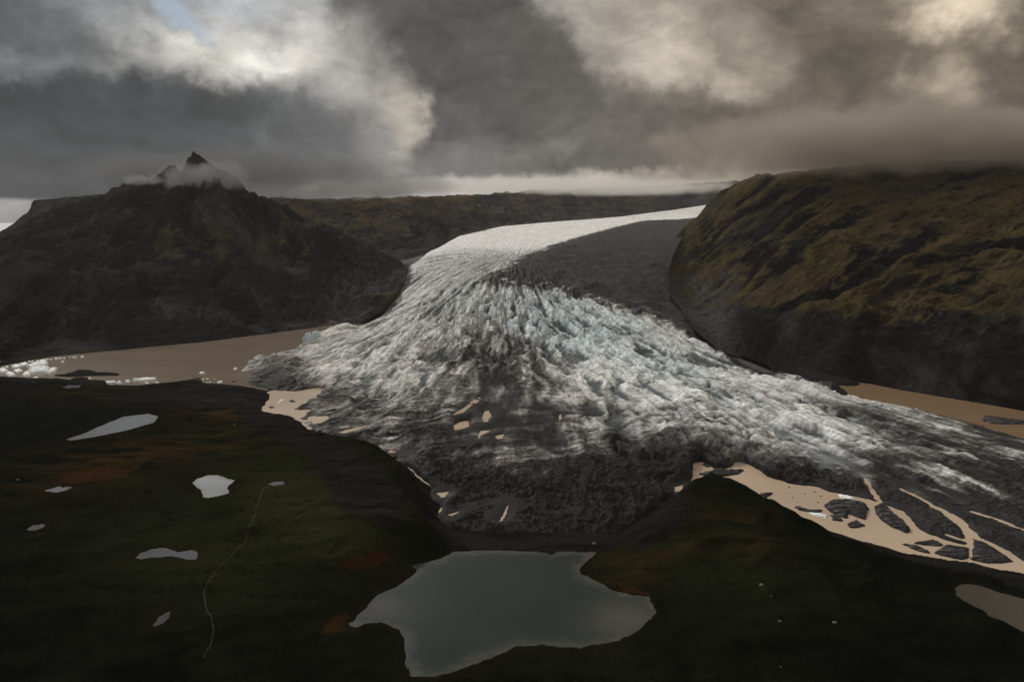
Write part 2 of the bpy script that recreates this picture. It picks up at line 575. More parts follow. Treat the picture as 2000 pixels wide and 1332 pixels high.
# ------------------------------------------------------------------ ground heights
LV = {}
ponds = [  # pixel outline, water level, material, names
    ('lake', 8.0, M_LAKE, [(690, 1214), (700, 1200), (735, 1165), (790, 1137), (815, 1112), (808, 1104), (862, 1090), (885, 1078), (930, 1074), (1050, 1077), (1076, 1082), (1090, 1077), (1164, 1078), (1130, 1113), (1132, 1120), (1172, 1138), (1190, 1151), (1240, 1162), (1268, 1164), (1283, 1195), (1262, 1215), (1240, 1238), (1190, 1254), (1130, 1266), (1060, 1258), (1010, 1262), (960, 1284), (890, 1310), (850, 1320), (805, 1320), (795, 1300), (790, 1250), (780, 1228), (745, 1214), (715, 1218), (695, 1225), (682, 1217)]),
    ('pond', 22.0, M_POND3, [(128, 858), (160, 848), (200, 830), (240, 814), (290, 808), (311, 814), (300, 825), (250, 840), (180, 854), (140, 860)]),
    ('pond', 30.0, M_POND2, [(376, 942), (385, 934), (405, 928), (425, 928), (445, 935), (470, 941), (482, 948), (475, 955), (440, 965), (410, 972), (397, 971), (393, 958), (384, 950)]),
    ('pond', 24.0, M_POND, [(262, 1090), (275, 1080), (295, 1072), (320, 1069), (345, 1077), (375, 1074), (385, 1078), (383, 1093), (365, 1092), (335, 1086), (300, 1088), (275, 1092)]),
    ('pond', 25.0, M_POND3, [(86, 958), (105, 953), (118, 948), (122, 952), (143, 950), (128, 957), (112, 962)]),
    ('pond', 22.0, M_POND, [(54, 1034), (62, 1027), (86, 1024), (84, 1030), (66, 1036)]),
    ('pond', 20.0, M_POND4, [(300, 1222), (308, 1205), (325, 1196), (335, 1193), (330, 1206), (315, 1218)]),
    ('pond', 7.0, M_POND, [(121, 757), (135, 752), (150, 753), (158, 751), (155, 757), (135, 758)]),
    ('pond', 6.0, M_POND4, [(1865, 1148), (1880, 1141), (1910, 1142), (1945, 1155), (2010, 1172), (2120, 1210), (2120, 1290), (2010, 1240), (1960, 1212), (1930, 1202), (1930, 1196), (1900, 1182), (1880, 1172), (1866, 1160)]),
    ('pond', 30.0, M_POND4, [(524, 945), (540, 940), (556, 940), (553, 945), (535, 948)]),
]
shore_px = [(-260, 752), (0, 735), (60, 737), (110, 738), (150, 742), (180, 747), (215, 751), (270, 752), (330, 746), (375, 741), (392, 741), (400, 748), (440, 750), (480, 754), (520, 762), (530, 775), (512, 798), (516, 807), (545, 807), (572, 813), (590, 826), (606, 840), (628, 853), (655, 863), (690, 874), (718, 884), (765, 898), (792, 908), (818, 932), (848, 957), (860, 985), (864, 1010), (880, 1032), (910, 1045), (960, 1052), (1040, 1058), (1100, 1060), (1160, 1056), (1205, 1044), (1255, 1012), (1300, 978), (1335, 953), (1360, 949), (1380, 955), (1430, 968), (1480, 985), (1540, 1008), (1600, 1030), (1650, 1045), (1700, 1060), (1770, 1078), (1850, 1092), (1900, 1098), (1960, 1112), (2000, 1119), (2260, 1172)]
shore = [tuple(p) for p in at(*np.array(shore_px).T, 0.0)]
basin = shore + [(3000, shore[-1][1] - 50), (3000, 7000), (-7000, 7000), (-7000, shore[0][1] + 0)]

ctrl = np.array([
    (0, 762, 5), (200, 775, 6), (400, 768, 6), (500, 778, 7), (-200, 770, 6), (100, 850, 23), (300, 850, 24), (450, 840, 22), (560, 850, 27),
    (620, 885, 36), (690, 938, 44), (740, 992, 42), (800, 1045, 28), (860, 1068, 17), (600, 1000, 37), (500, 950, 31), (100, 1000, 25), (300, 1000, 29),
    (300, 1150, 23), (100, 1200, 20), (0, 1330, 15), (500, 1150, 25), (500, 1300, 18), (650, 1100, 21), (640, 1250, 13), (950, 1066, 13), (1100, 1068, 13),
    (1180, 1066, 14), (1250, 1058, 20), (1300, 1020, 31), (1370, 970, 42), (1450, 1010, 32), (1550, 1050, 24), (1700, 1090, 15), (1900, 1130, 8),
    (2100, 1200, 7), (1400, 1080, 31), (1400, 1200, 24), (1330, 1150, 14), (1600, 1200, 22), (1800, 1250, 14), (2000, 1330, 10), (1400, 1330, 18),
    (1000, 1400, 11), (700, 1420, 13), (-200, 1330, 15), (2200, 1330, 10), (-200, 900, 22), (1000, 2200, 20), (-200, 2000, 22), (2200, 2000, 20)], float)
cxy = np.stack([at(a, b, c) for a, b, c in ctrl])


def tps_fit(p, z, lam=0.02):
    s = 300.0
    p = p / s
    d = np.hypot(p[:, None, 0] - p[None, :, 0], p[:, None, 1] - p[None, :, 1])
    K = np.where(d > 0, d * d * np.log(np.maximum(d, 1e-9)), 0) + lam * np.eye(len(p))
    P = np.concatenate([np.ones((len(p), 1)), p], 1)
    A = np.block([[K, P], [P.T, np.zeros((3, 3))]])
    sol = np.linalg.solve(A, np.concatenate([z, np.zeros(3)]))

    def f(x, y):
        x, y = x / s, y / s
        r = sol[-3] + sol[-2] * x + sol[-1] * y
        for (a, b), k in zip(p, sol[:-3]):
            d2 = (x - a) ** 2 + (y - b) ** 2
            r = r + k * 0.5 * d2 * np.log(np.maximum(d2, 1e-12))
        return r
    return f


tps = tps_fit(cxy, ctrl[:, 2])


def ground(x, y, info=False):
    out = sdf(basin, x, y)
    wob = 5.0 * fbm(x / 22.0, y / 22.0, 4, 11)
    o2 = out + wob
    h = np.clip(tps(x, y), 4, 60)
    rel = fbm(x / 90.0, y / 90.0, 5, 3) * 7.0 + ridged(x / 120.0 + 0.4 * fbm(x / 60.0, y / 60, 2, 5), y / 45.0, 4, 8) * 9.0 - 5.4
    rel2 = fbm(x / 12.0, y / 12.0, 4, 21) * 1.6
    z = h + rel * sstep(0, 60, out) + rel2
    wdt = 50.0
    k = sstep(0, wdt, o2)
    # inner moraine slope: erosion furrows run down to the ice
    fur = ridged(x / 9.0 + 0.6 * fbm(x / 30, y / 30, 2, 9), y / 9.0, 2, 77) * 2.0
    z = z * k + (fur - 1) * k * (1 - k) * 3.0
    z = np.where(o2 < 0, np.maximum(-14.0, o2 * 0.5), z)
    mask = {}
    near = np.full(x.shape, 1e9)
    for nm, lv, mt, pl in ponds:
        pw = at(*np.array(pl, float).T, lv)
        d = sdf(pw, x, y) + (3.0 if nm == 'lake' else 2.2) * fbm(x / 16.0, y / 16.0, 5, 44, 0.6)
        near = np.minimum(near, d)
        zin = lv - 0.25 - 0.25 * np.minimum(-d, 12)
        zout = lv + 0.25 + np.minimum(d * 0.12, 6)
        bl = sstep(2, 40, d)
        z = np.where(d < 0, zin, np.where(d < 40, np.maximum(zout * (1 - bl) + z * bl, lv + 0.2), z))
    if info:
        return z, o2, near
    return z


rows = geo(235.0, 2050.0, 0.0034)
us = np.arange(-0.92, 0.92, 0.0022)
U, Y = np.meshgrid(us, rows)
X = U * Y
Z, OUT, NEAR = ground(X, Y, True)
px, py = to_px(X, Y, Z)


def gauss(cx, cy_, rx, ry, rot=0.0, warp=0.0):
    c, s = math.cos(math.radians(rot)), math.sin(math.radians(rot))
    dx, dy = px - cx, py - cy_
    a = (dx * c + dy * s) / rx
    b = (-dx * s + dy * c) / ry
    return np.exp(-(a * a + b * b))


rock = sstep(60, 20, OUT) * 1.0
rock = np.maximum(rock, gauss(700, 945, 120, 55, 38) * 1.1)
rock = np.maximum(rock, gauss(560, 830, 120, 45, 25))
rock = np.maximum(rock, gauss(400, 775, 220, 22, 0) * 0.9)
rock = np.maximum(rock, gauss(1290, 1010, 80, 40, -35) * 1.1)
rock = np.maximum(rock, gauss(1000, 1062, 200, 9) * 0.9)
rust = np.maximum.reduce([gauss(715, 1095, 60, 18, -12), gauss(660, 1215, 36, 18, -30) * 0.8, gauss(190, 925, 110, 22, -8) * 0.8, gauss(1235, 1155, 40, 10, 12) * 0.9, gauss(1240, 1100, 60, 18, 10) * 0.35])
gold = np.maximum.reduce([gauss(430, 800, 110, 22, 5), gauss(300, 880, 260, 40, -8) * 0.8, gauss(120, 930, 220, 45, -6) * 0.5, gauss(1440, 1030, 90, 38, 25) * 0.9, gauss(1230, 1110, 70, 35) * 0.8, gauss(1330, 1060, 110, 24, -22) * 0.7, gauss(200, 770, 150, 20) * 0.5])
green = np.maximum.reduce([gauss(610, 1000, 190, 110, 10), gauss(430, 1080, 300, 130) * 0.55, gauss(900, 1030, 60, 20) * 0.6, gauss(1420, 1100, 260, 90, 15) * 0.4, gauss(1000, 1250, 500, 120) * 0.2])
keep = (Z > -9.0)
wet = np.exp(-np.maximum(NEAR, 0) / 3.5) * (0.6 + 0.8 * fbm(X / 14.0, Y / 14.0, 3, 777)) + 0.5 * np.exp(-np.maximum(NEAR, 0) / 14.0) * sstep(0.0, 0.4, fbm(X / 30.0, Y / 30.0, 3, 778))
f = grid_faces(len(rows), len(us), keep)
V = np.stack([X, Y, Z], -1).reshape(-1, 3)
V, f, A = compact(V, f, dict(wet=wet, rock=rock, rust=rust, gold=gold, green=green))
tag(mesh_obj('ground', V, f, M_MOOR, attrs=A), kind='structure')

# floor under everything, out to the horizon, and the distant sea
mp, tp = material('outwash_sand')
finish(tp, tp.mix(tp.rng(tp.noise(tp.new('ShaderNodeTexCoord').outputs['Object'], 0.0012, 6.0), 0.35, 0.65), (0.03, 0.03, 0.031), (0.07, 0.068, 0.064)), 0.9)
R0 = 90000.0
tag(mesh_obj('outwash_plain', [(-R0, -R0, -18), (R0, -R0, -18), (R0, R0, -18), (-R0, R0, -18)], [(0, 1, 2, 3)], mp, smooth=False), kind='structure')
tag(mesh_obj('sea', [(-R0, 9000, -14), (-4200, 9000, -14), (-4200, 80000, -14), (-R0, 80000, -14)], [(0, 1, 2, 3)], M_SEA, smooth=False), kind='structure')


# ------------------------------------------------------------------ water sheets
def fan(poly):
    """ear clipping"""
    P = [tuple(map(float, p)) for p in poly]
    idx = list(range(len(P)))
    area = sum(P[i][0] * P[(i + 1) % len(P)][1] - P[(i + 1) % len(P)][0] * P[i][1] for i in range(len(P)))
    if area < 0:
        idx.reverse()
    tris = []
    cr = lambda a, b, c: (b[0] - a[0]) * (c[1] - a[1]) - (b[1] - a[1]) * (c[0] - a[0])
    guard = 0
    while len(idx) > 3 and guard < 5000:
        guard += 1
        for k in range(len(idx)):
            i, j, l = idx[k - 1], idx[k], idx[(k + 1) % len(idx)]
            a, b, c = P[i], P[j], P[l]
            if cr(a, b, c) <= 1e-12:
                continue
            if any(cr(a, b, P[q]) >= 0 and cr(b, c, P[q]) >= 0 and cr(c, a, P[q]) >= 0 for q in idx if q not in (i, j, l)):
                continue
            tris.append((i, j, l))
            idx.pop(k)
            break
        else:
            break
    if len(idx) >= 3:
        tris.append(tuple(idx[:3]))
    return tris


def water_sheet(name, poly, z, mat):
    t = fan(poly)
    return tag(mesh_obj(name, [(p[0], p[1], z) for p in poly], t, mat, smooth=False), kind='structure')


def pond_sheet(name, poly, z, mat):
    """dense sheet a little wider than the shoreline, with a depth attribute for the silty margin"""
    poly = np.asarray(poly)
    lo, hi = poly.min(0) - 5, poly.max(0) + 5
    n = 90 if name == 'lake' else 36
    xs, ys = np.linspace(lo[0], hi[0], n), np.linspace(lo[1], hi[1], n)
    gx, gy = np.meshgrid(xs, ys)
    d = sdf(poly, gx, gy)
    f = grid_faces(n, n, d < 5.5)
    wdt = 12.0 if name == 'lake' else 6.0
    sh = sstep(-wdt, -1, d + 11 * fbm(gx / 22, gy / 22, 4, 90, 0.6)) * (0.65 + 0.5 * fbm(gx / 12, gy / 12, 3, 92)) if name == 'lake' else sstep(-wdt, 0, d)
    if name == 'lake':
        qx, qy = to_px(gx, gy, z)
        sh = np.maximum(sh, 0.9 * np.exp(-((qx - 1215) / 70) ** 2 - ((qy - 1210) / 40) ** 2))
        sh = np.maximum(sh, 0.8 * np.exp(-((qx - 740) / 60) ** 2 - ((qy - 1185) / 30) ** 2))
    v = np.stack([gx, gy, np.full(gx.shape, z)], -1).reshape(-1, 3)
    v, f, a = compact(v, f, dict(shallow=sh))
    return tag(mesh_obj(name, v, f, mat, attrs=a), kind='structure')


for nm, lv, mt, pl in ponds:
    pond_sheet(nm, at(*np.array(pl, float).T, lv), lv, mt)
pw = lambda L, z=0.0: at(*np.array(L, float).T, z)
water_sheet('lagoon_left', pw([(-300, 790), (500, 768), (560, 752), (640, 735), (760, 700), (760, 612), (300, 640), (-300, 700)]), 0.0, M_SILT2)
water_sheet('lagoon_middle', pw([(480, 775), (560, 756), (640, 740), (1000, 760), (1020, 1030), (860, 1010), (800, 950), (640, 880), (470, 815)]), 0.0, M_SILT)
water_sheet('lagoon_right', pw([(1320, 890), (1460, 880), (1700, 930), (2000, 990), (2300, 1040), (2300, 1220), (1900, 1130), (1330, 970)]), 0.0, M_SILT)
water_sheet('lagoon_far_right', pw([(1600, 720), (1700, 715), (2300, 800), (2300, 980), (2000, 900), (1700, 830), (1600, 762)]), 0.0, M_SILT3)

# ------------------------------------------------------------------ glacier
gy_ = np.array([500, 640, 800, 1000, 1200, 1400, 1700, 2000, 2300, 2700, 4000, 5000, 7000, 8200], float)
gz_ = np.array([8, 12, 20, 30, 37, 46, 75, 125, 175, 200, 255, 312, 510, 640], float)


ly_ = np.array([500, 1000, 1400, 1700, 1980, 2080, 2180, 2320, 2500, 2700, 4000, 5000, 7000, 8200], float)
lz_ = np.array([8, 12, 13, 16, 30, 78, 112, 148, 178, 196, 252, 312, 510, 640], float)


ry_ = np.array([500, 800, 1000, 1300, 1500, 1620, 1720, 1800, 1950, 2200, 2500, 2700, 4000, 5000, 7000, 8200], float)
rz_ = np.array([8, 15, 19, 22, 25, 32, 48, 70, 108, 160, 187, 200, 255, 312, 510, 640], float)


def prof(x, y):
    k = sstep(-470.0, -110.0, x)
    r = sstep(230.0, 470.0, x)
    c = np.interp(y, gy_, gz_)
    return np.interp(y, ly_, lz_) * (1 - k) + (c * (1 - r) + np.interp(y, ry_, rz_) * r) * k


def prof_s(x, y):
    return (prof(x, y * 0.97) + prof(x, y) + prof(x, y * 1.03)) / 3


def on_ice(px_, py_):
    """first point of the ice surface seen at a pixel"""
    dx, dy, dz = ray(px_, py_)
    ys = geo(400.0, 8100.0, 0.002)
    zz = H + dz / dy * ys
    hit = np.nonzero(zz < prof_s(dx / dy * ys, ys))[0]
    y = ys[hit[0]] if len(hit) else 8000.0
    return np.array([dx / dy * y, y])


upper_px = [(1480, 380), (1385, 396), (1300, 408), (1200, 420), (1120, 427), (1050, 432), (960, 440), (890, 455), (850, 475), (810, 495), (785, 510), (790, 530), (775, 560), (750, 590), (705, 618)]
lower_px = [(655, 636), (615, 652), (596, 655), (592, 668), (565, 686), (535, 692), (505, 694), (488, 705), (470, 728), (500, 722), (482, 738), (488, 752), (530, 762), (575, 764), (620, 757), (640, 760),
            (622, 775), (600, 788), (575, 800), (610, 800), (600, 812), (640, 812), (650, 825), (615, 832), (610, 842), (640, 856), (690, 872), (720, 884), (768, 898), (795, 908), (822, 932), (850, 957), (862, 985), (866, 1008), (882, 1030), (912, 1042),
            (960, 1049), (1040, 1055), (1100, 1057), (1160, 1053), (1202, 1040), (1252, 1008), (1298, 974), (1330, 952), (1352, 935), (1350, 905), (1372, 902), (1400, 918), (1425, 912), (1440, 900), (1465, 908), (1500, 930), (1545, 945), (1590, 950), (1630, 962), (1700, 975),
            (1722, 985), (1765, 1000), (1790, 1030), (1830, 1052), (1870, 1060), (1895, 1062), (1895, 1092), (1920, 1098), (1945, 1085), (1960, 1100), (2000, 1095), (2250, 1150), (2250, 900), (2000, 858), (1900, 828), (1820, 806), (1750, 792), (1690, 782), (1655, 770), (1625, 752), (1590, 745), (1560, 733)]
right_px = [(1500, 712), (1450, 690), (1400, 664), (1350, 640), (1320, 615), (1290, 585), (1290, 540), (1320, 480), (1350, 440), (1420, 400)]
outline = np.concatenate([np.stack([on_ice(*p) for p in upper_px]), at(*np.array(lower_px, float).T, 0.0), np.stack([on_ice(*p) for p in right_px])])
debris_px = [(918, 548), (960, 530), (985, 514), (1040, 490), (1130, 461), (1190, 445), (1250, 431), (1320, 428), (1400, 420), (1480, 400), (1400, 520), (1340, 590), (1380, 655), (1330, 640), (1260, 614), (1200, 600), (1130, 578), (1085, 562), (1000, 556)]
debris_poly = np.stack([on_ice(*p) for p in debris_px])
APEX = on_ice(1010, 520)
melt = [  # meltwater pools on the ice: pixel outlines
    [(885, 832), (900, 822), (915, 822), (925, 818), (918, 832), (902, 838), (888, 840)],
    [(942, 815), (947, 803), (955, 802), (959, 812), (952, 824), (944, 824)],
    [(932, 855), (938, 842), (958, 840), (950, 847), (936, 857)],
    [(966, 852), (985, 848), (982, 857), (972, 858)],
    [(920, 786), (936, 776), (941, 779), (930, 787)],
    [(735, 886), (755, 866), (762, 862), (790, 870), (796, 882), (770, 884), (750, 887)],
    [(712, 878), (730, 878), (728, 886), (716, 886)],
    [(758, 896), (776, 893), (772, 899), (762, 900)],
    [(853, 962), (877, 960), (870, 970), (862, 972)],
    [(875, 1004), (898, 998), (884, 1008)],
    [(660, 842), (690, 834), (722, 827), (700, 838), (672, 845)],
    [(600, 822), (640, 808), (690, 800), (680, 806), (640, 818), (652, 826), (615, 836)],
    [(630, 800), (655, 790), (664, 785), (655, 795)],
    [(975, 1018), (985, 1000), (992, 985), (990, 1000), (982, 1016)],
    [(1092, 812), (1096, 808), (1097, 818), (1092, 822)],
    [(1318, 937), (1336, 932), (1332, 944), (1320, 946)],
    [(880, 812), (900, 800), (922, 785), (928, 786), (905, 806)],
]
channels = [  # water-filled cracks in the right hand tongue: pixel polylines and widths
    ([(1705, 960), (1722, 985), (1715, 1000)], 3.5), ([(1690, 935), (1705, 962), (1722, 985)], 3.0), ([(1760, 955), (1800, 975), (1835, 995), (1880, 1030), (1895, 1055), (1893, 1080), (1885, 1100)], 3.2),
    ([(1825, 990), (1870, 1012), (1905, 1050), (1930, 1060), (1975, 1085), (2010, 1110)], 6.5), ([(1900, 1000), (1950, 1015), (1985, 1030), (2030, 1045)], 4.0), ([(1600, 938), (1640, 952), (1690, 972)], 0.0),
    ([(1850, 1045), (1895, 1060)], 3.0), ([(1720, 985), (1760, 1000), (1790, 1035), (1840, 1055)], 4.0)]

rows = np.concatenate([geo(520.0, 2500.0, 0.0023), geo(2506.0, 8100.0, 0.0042)])
us = np.arange(-0.46, 0.95, 0.00145)
U, Y = np.meshgrid(us, rows)
X = U * Y
D = sdf(outline, X, Y)
sel = D < 25
x, y = X[sel], Y[sel]
d_in = -D[sel] + 4.0 * fbm(x / 18.0, y / 18.0, 3, 6)
gx, gy = to_px(x, y, prof_s(x, y))

def ga(cx, cy_, rx_, ry_, rot=0.0):
    c, s = math.cos(math.radians(rot)), math.sin(math.radians(rot))
    dx, dy = gx - cx, gy - cy_
    return np.exp(-((dx * c + dy * s) / rx_) ** 2 - ((-dx * s + dy * c) / ry_) ** 2)


# local flow frame: polar round the ice fall
rx, ry = x - APEX[0], y - (APEX[1] + 250)
rho = np.hypot(rx, ry)
th = np.arctan2(rx, -ry)
w1 = fbm(x / 130.0, y / 130.0, 3, 51)
w2 = fbm(x / 35.0, y / 35.0, 3, 52)
Rref = 700.0


def aniso(across, along, seed, octv=3, warp=0.5):
    """ridged noise stretched along the radial flow lines"""
    return ridged(th * Rref / across + warp * w1 * 1.3 + 0.25 * w2, rho / along + 0.4 * w1, octv, seed, 0.5)


up = sstep(2350, 2800, y)                         # smooth upper glacier
fall = np.exp(-((y - 1830) / 330.0) ** 2) * np.exp(-((x - APEX[0]) / 420.0) ** 2)
fall2 = np.exp(-((gx - 1000) / 170.0) ** 2 - ((gy - 640) / 75.0) ** 2)
rightc = sstep(1050, 1250, gx) * sstep(600, 700, gy) * sstep(1000, 880, gy)
toe = sstep(830, 940, gy)
leftl = sstep(900, 760, gx) * sstep(600, 680, gy) * sstep(800, 740, gy)
A1 = aniso(58.0, 420.0, 101, 3)
A2 = aniso(27.0, 165.0, 131, 2)
A3 = aniso(10.0, 60.0, 171, 2)


def billow(across, along, seed):
    return np.abs(perlin(th * Rref / across + 0.75 * w1 + 0.3 * w2, rho / along + 0.5 * w1 + 0.2 * w2, seed))


B1, B2, B3 = billow(44.0, 900.0, 141), billow(17.0, 480.0, 151), billow(7.0, 220.0, 161)
X2 = np.abs(perlin(rho / 26.0 + 0.8 * w1 + 0.5 * w2, th * Rref / 90.0 + w2, 181))
pat = sstep(-0.25, 0.3, fbm(x / 150.0, y / 150.0, 3, 191))
T1 = ridged(rho / 34.0 + 0.7 * w1 + 0.5 * w2, th * Rref / 120.0, 2, 211)
T2 = ridged(rho / 12.0 + 0.5 * w2, th * Rref / 46.0, 2, 231)
c1, c2, rv = cells(th * Rref / 17.0 + 0.6 * w1, rho / 30.0 + 0.5 * w2, 7)
blk = np.clip((c2 - c1) * 2.2, 0, 1)
S = 1.0 - up * 0.80
amp1 = 11.0 + 20.0 * fall2 + 5.0 * fall + 11.0 * rightc * sstep(1150, 1350, gx) + 4 * leftl
amp2 = 5.5 + 10.0 * fall2 + 5.0 * fall + 5.0 * rightc + 3 * leftl
amp3 = 1.8 + 2.4 * fall2 + 1.4 * fall + 1.0 * leftl + 0.8 * rightc
quiet = 1 - 0.6 * ga(1010, 790, 150, 70)
tooth = 1.0 - 0.85 * sstep(1200, 1380, gx) * sstep(680, 780, gy)
relA = (1 - A1) * -amp1 * 1.1 + (1 - A2) * -amp2 + (1 - A3) * -amp3
relB = (np.sqrt(B1) - 0.6) * amp1 * 1.0 + (np.sqrt(B2) - 0.6) * amp2 * 1.25 + (np.sqrt(B3) - 0.55) * amp3 * 1.4 + (np.sqrt(X2) - 0.6) * (0.6 + amp2 * 0.12)
rel = (relA * tooth + relB * (1 - tooth) - 4.0 * (1 - tooth)) * quiet
rel -= (T1 ** 3) * (1.2 + 3.5 * fall2 + 1.2 * fall) + (T2 ** 3) * (0.9 + 1.0 * fall)
rel += blk * (0.2 + 2.6 * fall2 + 1.2 * fall + 1.4 * leftl) * (0.3 + rv)
rel += w1 * 8.0 * (1 - up) + fbm(x / 7.0, y / 7.0, 3, 300) * 0.5 + ridged(x / 6.0 + w2, y / 8.0, 2, 310) * 0.4 * (1 - up)
# open crevasses: narrow dark slots between the ridges of the right side
slot = np.clip(1 - np.abs(perlin(th * Rref / 30.0 + 0.9 * w1 + 0.3 * w2, rho / 170.0 + 0.5 * w1, 404)) * 9.0, 0, 1) * sstep(-0.1, 0.35, fbm(x / 120, y / 120, 2, 405))
big = np.exp(-((gx - 1330) / 150.0) ** 2 - ((gy - 850) / 55.0) ** 2)
slot = slot * np.clip(rightc * 0.8 + big * 1.2 + fall * 0.4, 0, 1.2)
rel -= slot * (7.0 + 16.0 * big)
c1b, c2b, rvb = cells(th * Rref / 30.0 + 0.8 * w1, rho / 55.0 + 0.5 * w2, 17)
rel += big * (np.clip((c2b - c1b) * 2.0, 0, 1) * 13.0 * (0.4 + rvb) - 6.0)
Zg = prof_s(x, y)
w_edge = np.interp(y, [500, 900, 1300, 2000, 3000], [13.0, 18.0, 30.0, 110.0, 160.0])
w_edge = w_edge + 110.0 * sstep(1560, 1640, gx) * sstep(900, 840, gy - (gx - 1640) * 0.12)
w_edge = w_edge + 55.0 * sstep(760, 620, gx) * sstep(640, 680, gy)
e = np.clip(d_in / w_edge, 0, 1)
low = sstep(2000, 1500, y)
edgef = np.sqrt(np.clip(1 - (1 - e) ** 2, 0, 1))
Zc = (Zg + rel * S) * (0.25 + 0.75 * edgef) * (1 - 0.6 * sstep(1560, 1640, gx) * (1 - e))
ll = sstep(1000, 860, gx) * sstep(700, 770, gy)
La = x * 0.96 + y * 0.28
Lc = -x * 0.28 + y * 0.96
L1 = ridged(Lc / 24.0 + 0.25 * w2, La / 150.0 + 0.3 * w1, 3, 811)
L2 = ridged(Lc / 8.0 + 0.15 * w2, La / 60.0, 2, 821)
hum = fbm(x / 24.0, y / 24.0, 5, 612)
Zc = Zc - ll * ((1 - L1) * 8.0 + (1 - L2) * 2.5 - 2.0) * np.clip(d_in / 25.0, 0.2, 1)
rough_toe = toe * (hum * 5.0 + ridged(x / 34.0 + w2 * 0.4, y / 24.0, 2, 640) * 5.0 + ridged(x / 11.0 + w1, y / 8.0, 3, 645, 0.6) * 4.0 + fbm(x / 5.0, y / 5.0, 3, 646) * 1.6 - 5.0)
Zc = Zc + rough_toe * np.clip(d_in / 20.0, 0.15, 1)
Zlow = np.where(d_in > 0, np.maximum(Zc + 5.0 * (ridged(x / 16.0 + w2, y / 22.0, 3, 655) - 0.6) * sstep(60, 10, d_in), 1.0 + 2 * hum), np.maximum(d_in * 1.2, -8.0))
Zup = Zg + rel * S - 30.0 * (1 - edgef) - np.where(d_in < 0, -d_in * 0.8, 0)
Zf = Zlow * low + Zup * (1 - low)
# black medial moraine: a long hump of rubble on the ice
dd = -sdf(debris_poly, x, y) + 16.0 * fbm(x / 45.0, y / 45.0, 4, 71) + 55.0 * fbm(th * Rref / 14.0 + w2, rho / 60.0, 3, 73) * ga(1060, 555, 170, 40, 15)
dm = sstep(-8, 30, dd)
hump = np.interp(y, [1500, 1900, 2200, 2700, 3300, 5000], [8.0, 14.0, 26.0, 30.0, 18.0, 4.0])
lumps = fbm(x / 90.0, y / 90.0, 5, 75) * 10.0 + ridged(x / 70.0, y / 120.0, 3, 79) * 3.0
Zf = Zf * (1 - dm) + dm * (Zg + hump * sstep(0, 150, dd) + lumps - 3.0 + 0.07 * rel * S)
# thin low tongue on the right
tng = sstep(1600, 1760, gx) * sstep(780, 850, gy)
Zf = Zf * (1 - tng) + tng * np.where(d_in > 0, np.clip(Zf * 0.6, 1.2, 18), Zf)
for pts, wd in channels:
    if wd <= 0:
        continue
    q = pw(pts)
    ld = linedist([tuple(p) for p in q], x, y) + 4.0 * fbm(x / 12.0, y / 12.0, 4, 88, 0.6)
    Zf = np.where(ld < wd * 3, np.minimum(Zf, -1.0 + np.maximum(ld - wd * 0.45, 0) * 0.75), Zf)
pools = []
for i, pl in enumerate(melt):
    c = np.mean(np.array(pl, float), 0)
    o = on_ice(*c)
    lv = float(prof_s(o[0], o[1])) * 0.75
    for it in range(3):
        pwd = at(*np.array(pl, float).T, lv)
        cx_, cy2 = pwd.mean(0)
        rr = np.abs(pwd - pwd.mean(0)).max() + 45
        msk = (np.abs(x - cx_) < rr) & (np.abs(y - cy2) < rr)
        ds = sdf(pwd, x[msk], y[msk]) + 1.8 * fbm(x[msk] / 7.0, y[msk] / 7.0, 3, 91)
        zz = Zf[msk]
        lv = float(np.percentile(zz[ds < 6], 30)) if (ds < 6).any() else lv
    lv = max(lv, 0.6)
    bl = sstep(2.0, 24.0, ds)
    Zf[msk] = np.where(ds < 0, lv - 0.8, (lv + 0.4 + np.minimum(ds, 20) * 0.22) * (1 - bl) + zz * bl)
    pools.append((pwd, lv))

# surface grit and colour fields (grit belongs to the ice, crevasse shade is painted in; placed where the photograph shows them)
fl = fbm(th * Rref / 40.0 + 0.8 * w1, rho / 260.0, 4, 501)
fl2 = fbm(th * Rref / 13.0 + 0.6 * w1, rho / 150.0, 4, 503)
fl3 = fbm(th * Rref / 5.0 + 0.5 * w2, rho / 60.0, 3, 504)
sk = np.clip(0.85 + 1.5 * fl2 + 0.7 * fl3, 0.0, 2.2)
deb = 0.10 + 0.10 * fl * (1 - up) + 0.16 * fl2 * (1 - up) + 0.14 * (1 - up) * fbm(x / 60, y / 60, 3, 505)
deb += (0.5 + 0.2 * sk) * sstep(745, 900, gy + 45 * fl + 40 * fl2) * sstep(1500, 1250, gx) * sstep(500, 620, gx)
deb += (0.50 * ga(985, 725, 120, 70, 10) + 0.28 * ga(900, 680, 60, 70, -30)) * sk
deb += 0.62 * ga(740, 810, 230, 55, -4) * (0.75 + 0.8 * (L1 - 0.6)) + 0.25 * ga(1010, 800, 160, 90) + 0.35 * ga(1000, 660, 70, 110, -8) * sk
deb += 0.85 * ga(530, 728, 75, 38, -20) + 0.6 * ga(600, 752, 90, 22)
deb += 0.75 * sstep(850, 950, gy + 45 * fl)
bandn = fbm(La / 150.0 + 0.5 * w1, Lc / 20.0 + 0.6 * w1, 4, 541)
deb += 0.8 * bandn * sstep(750, 830, gy) * sstep(1450, 1250, gx) + 0.5 * fbm(x / 40.0, y / 30.0, 4, 543) * sstep(750, 830, gy)
rt = sstep(1480, 1900, gx + 40 * fl) * sstep(720, 880, gy)
deb += 0.92 * rt * np.clip(sk, 0.3, 1.35) + 0.30 * sstep(1750, 1950, gx) + 0.75 * ga(1740, 815, 150, 26, 17) * (0.6 + fl)
deb += 0.5 * ga(1500, 900, 140, 40, 22) + 0.45 * ga(1330, 880, 120, 45)
deb += 0.8 * fl * rt
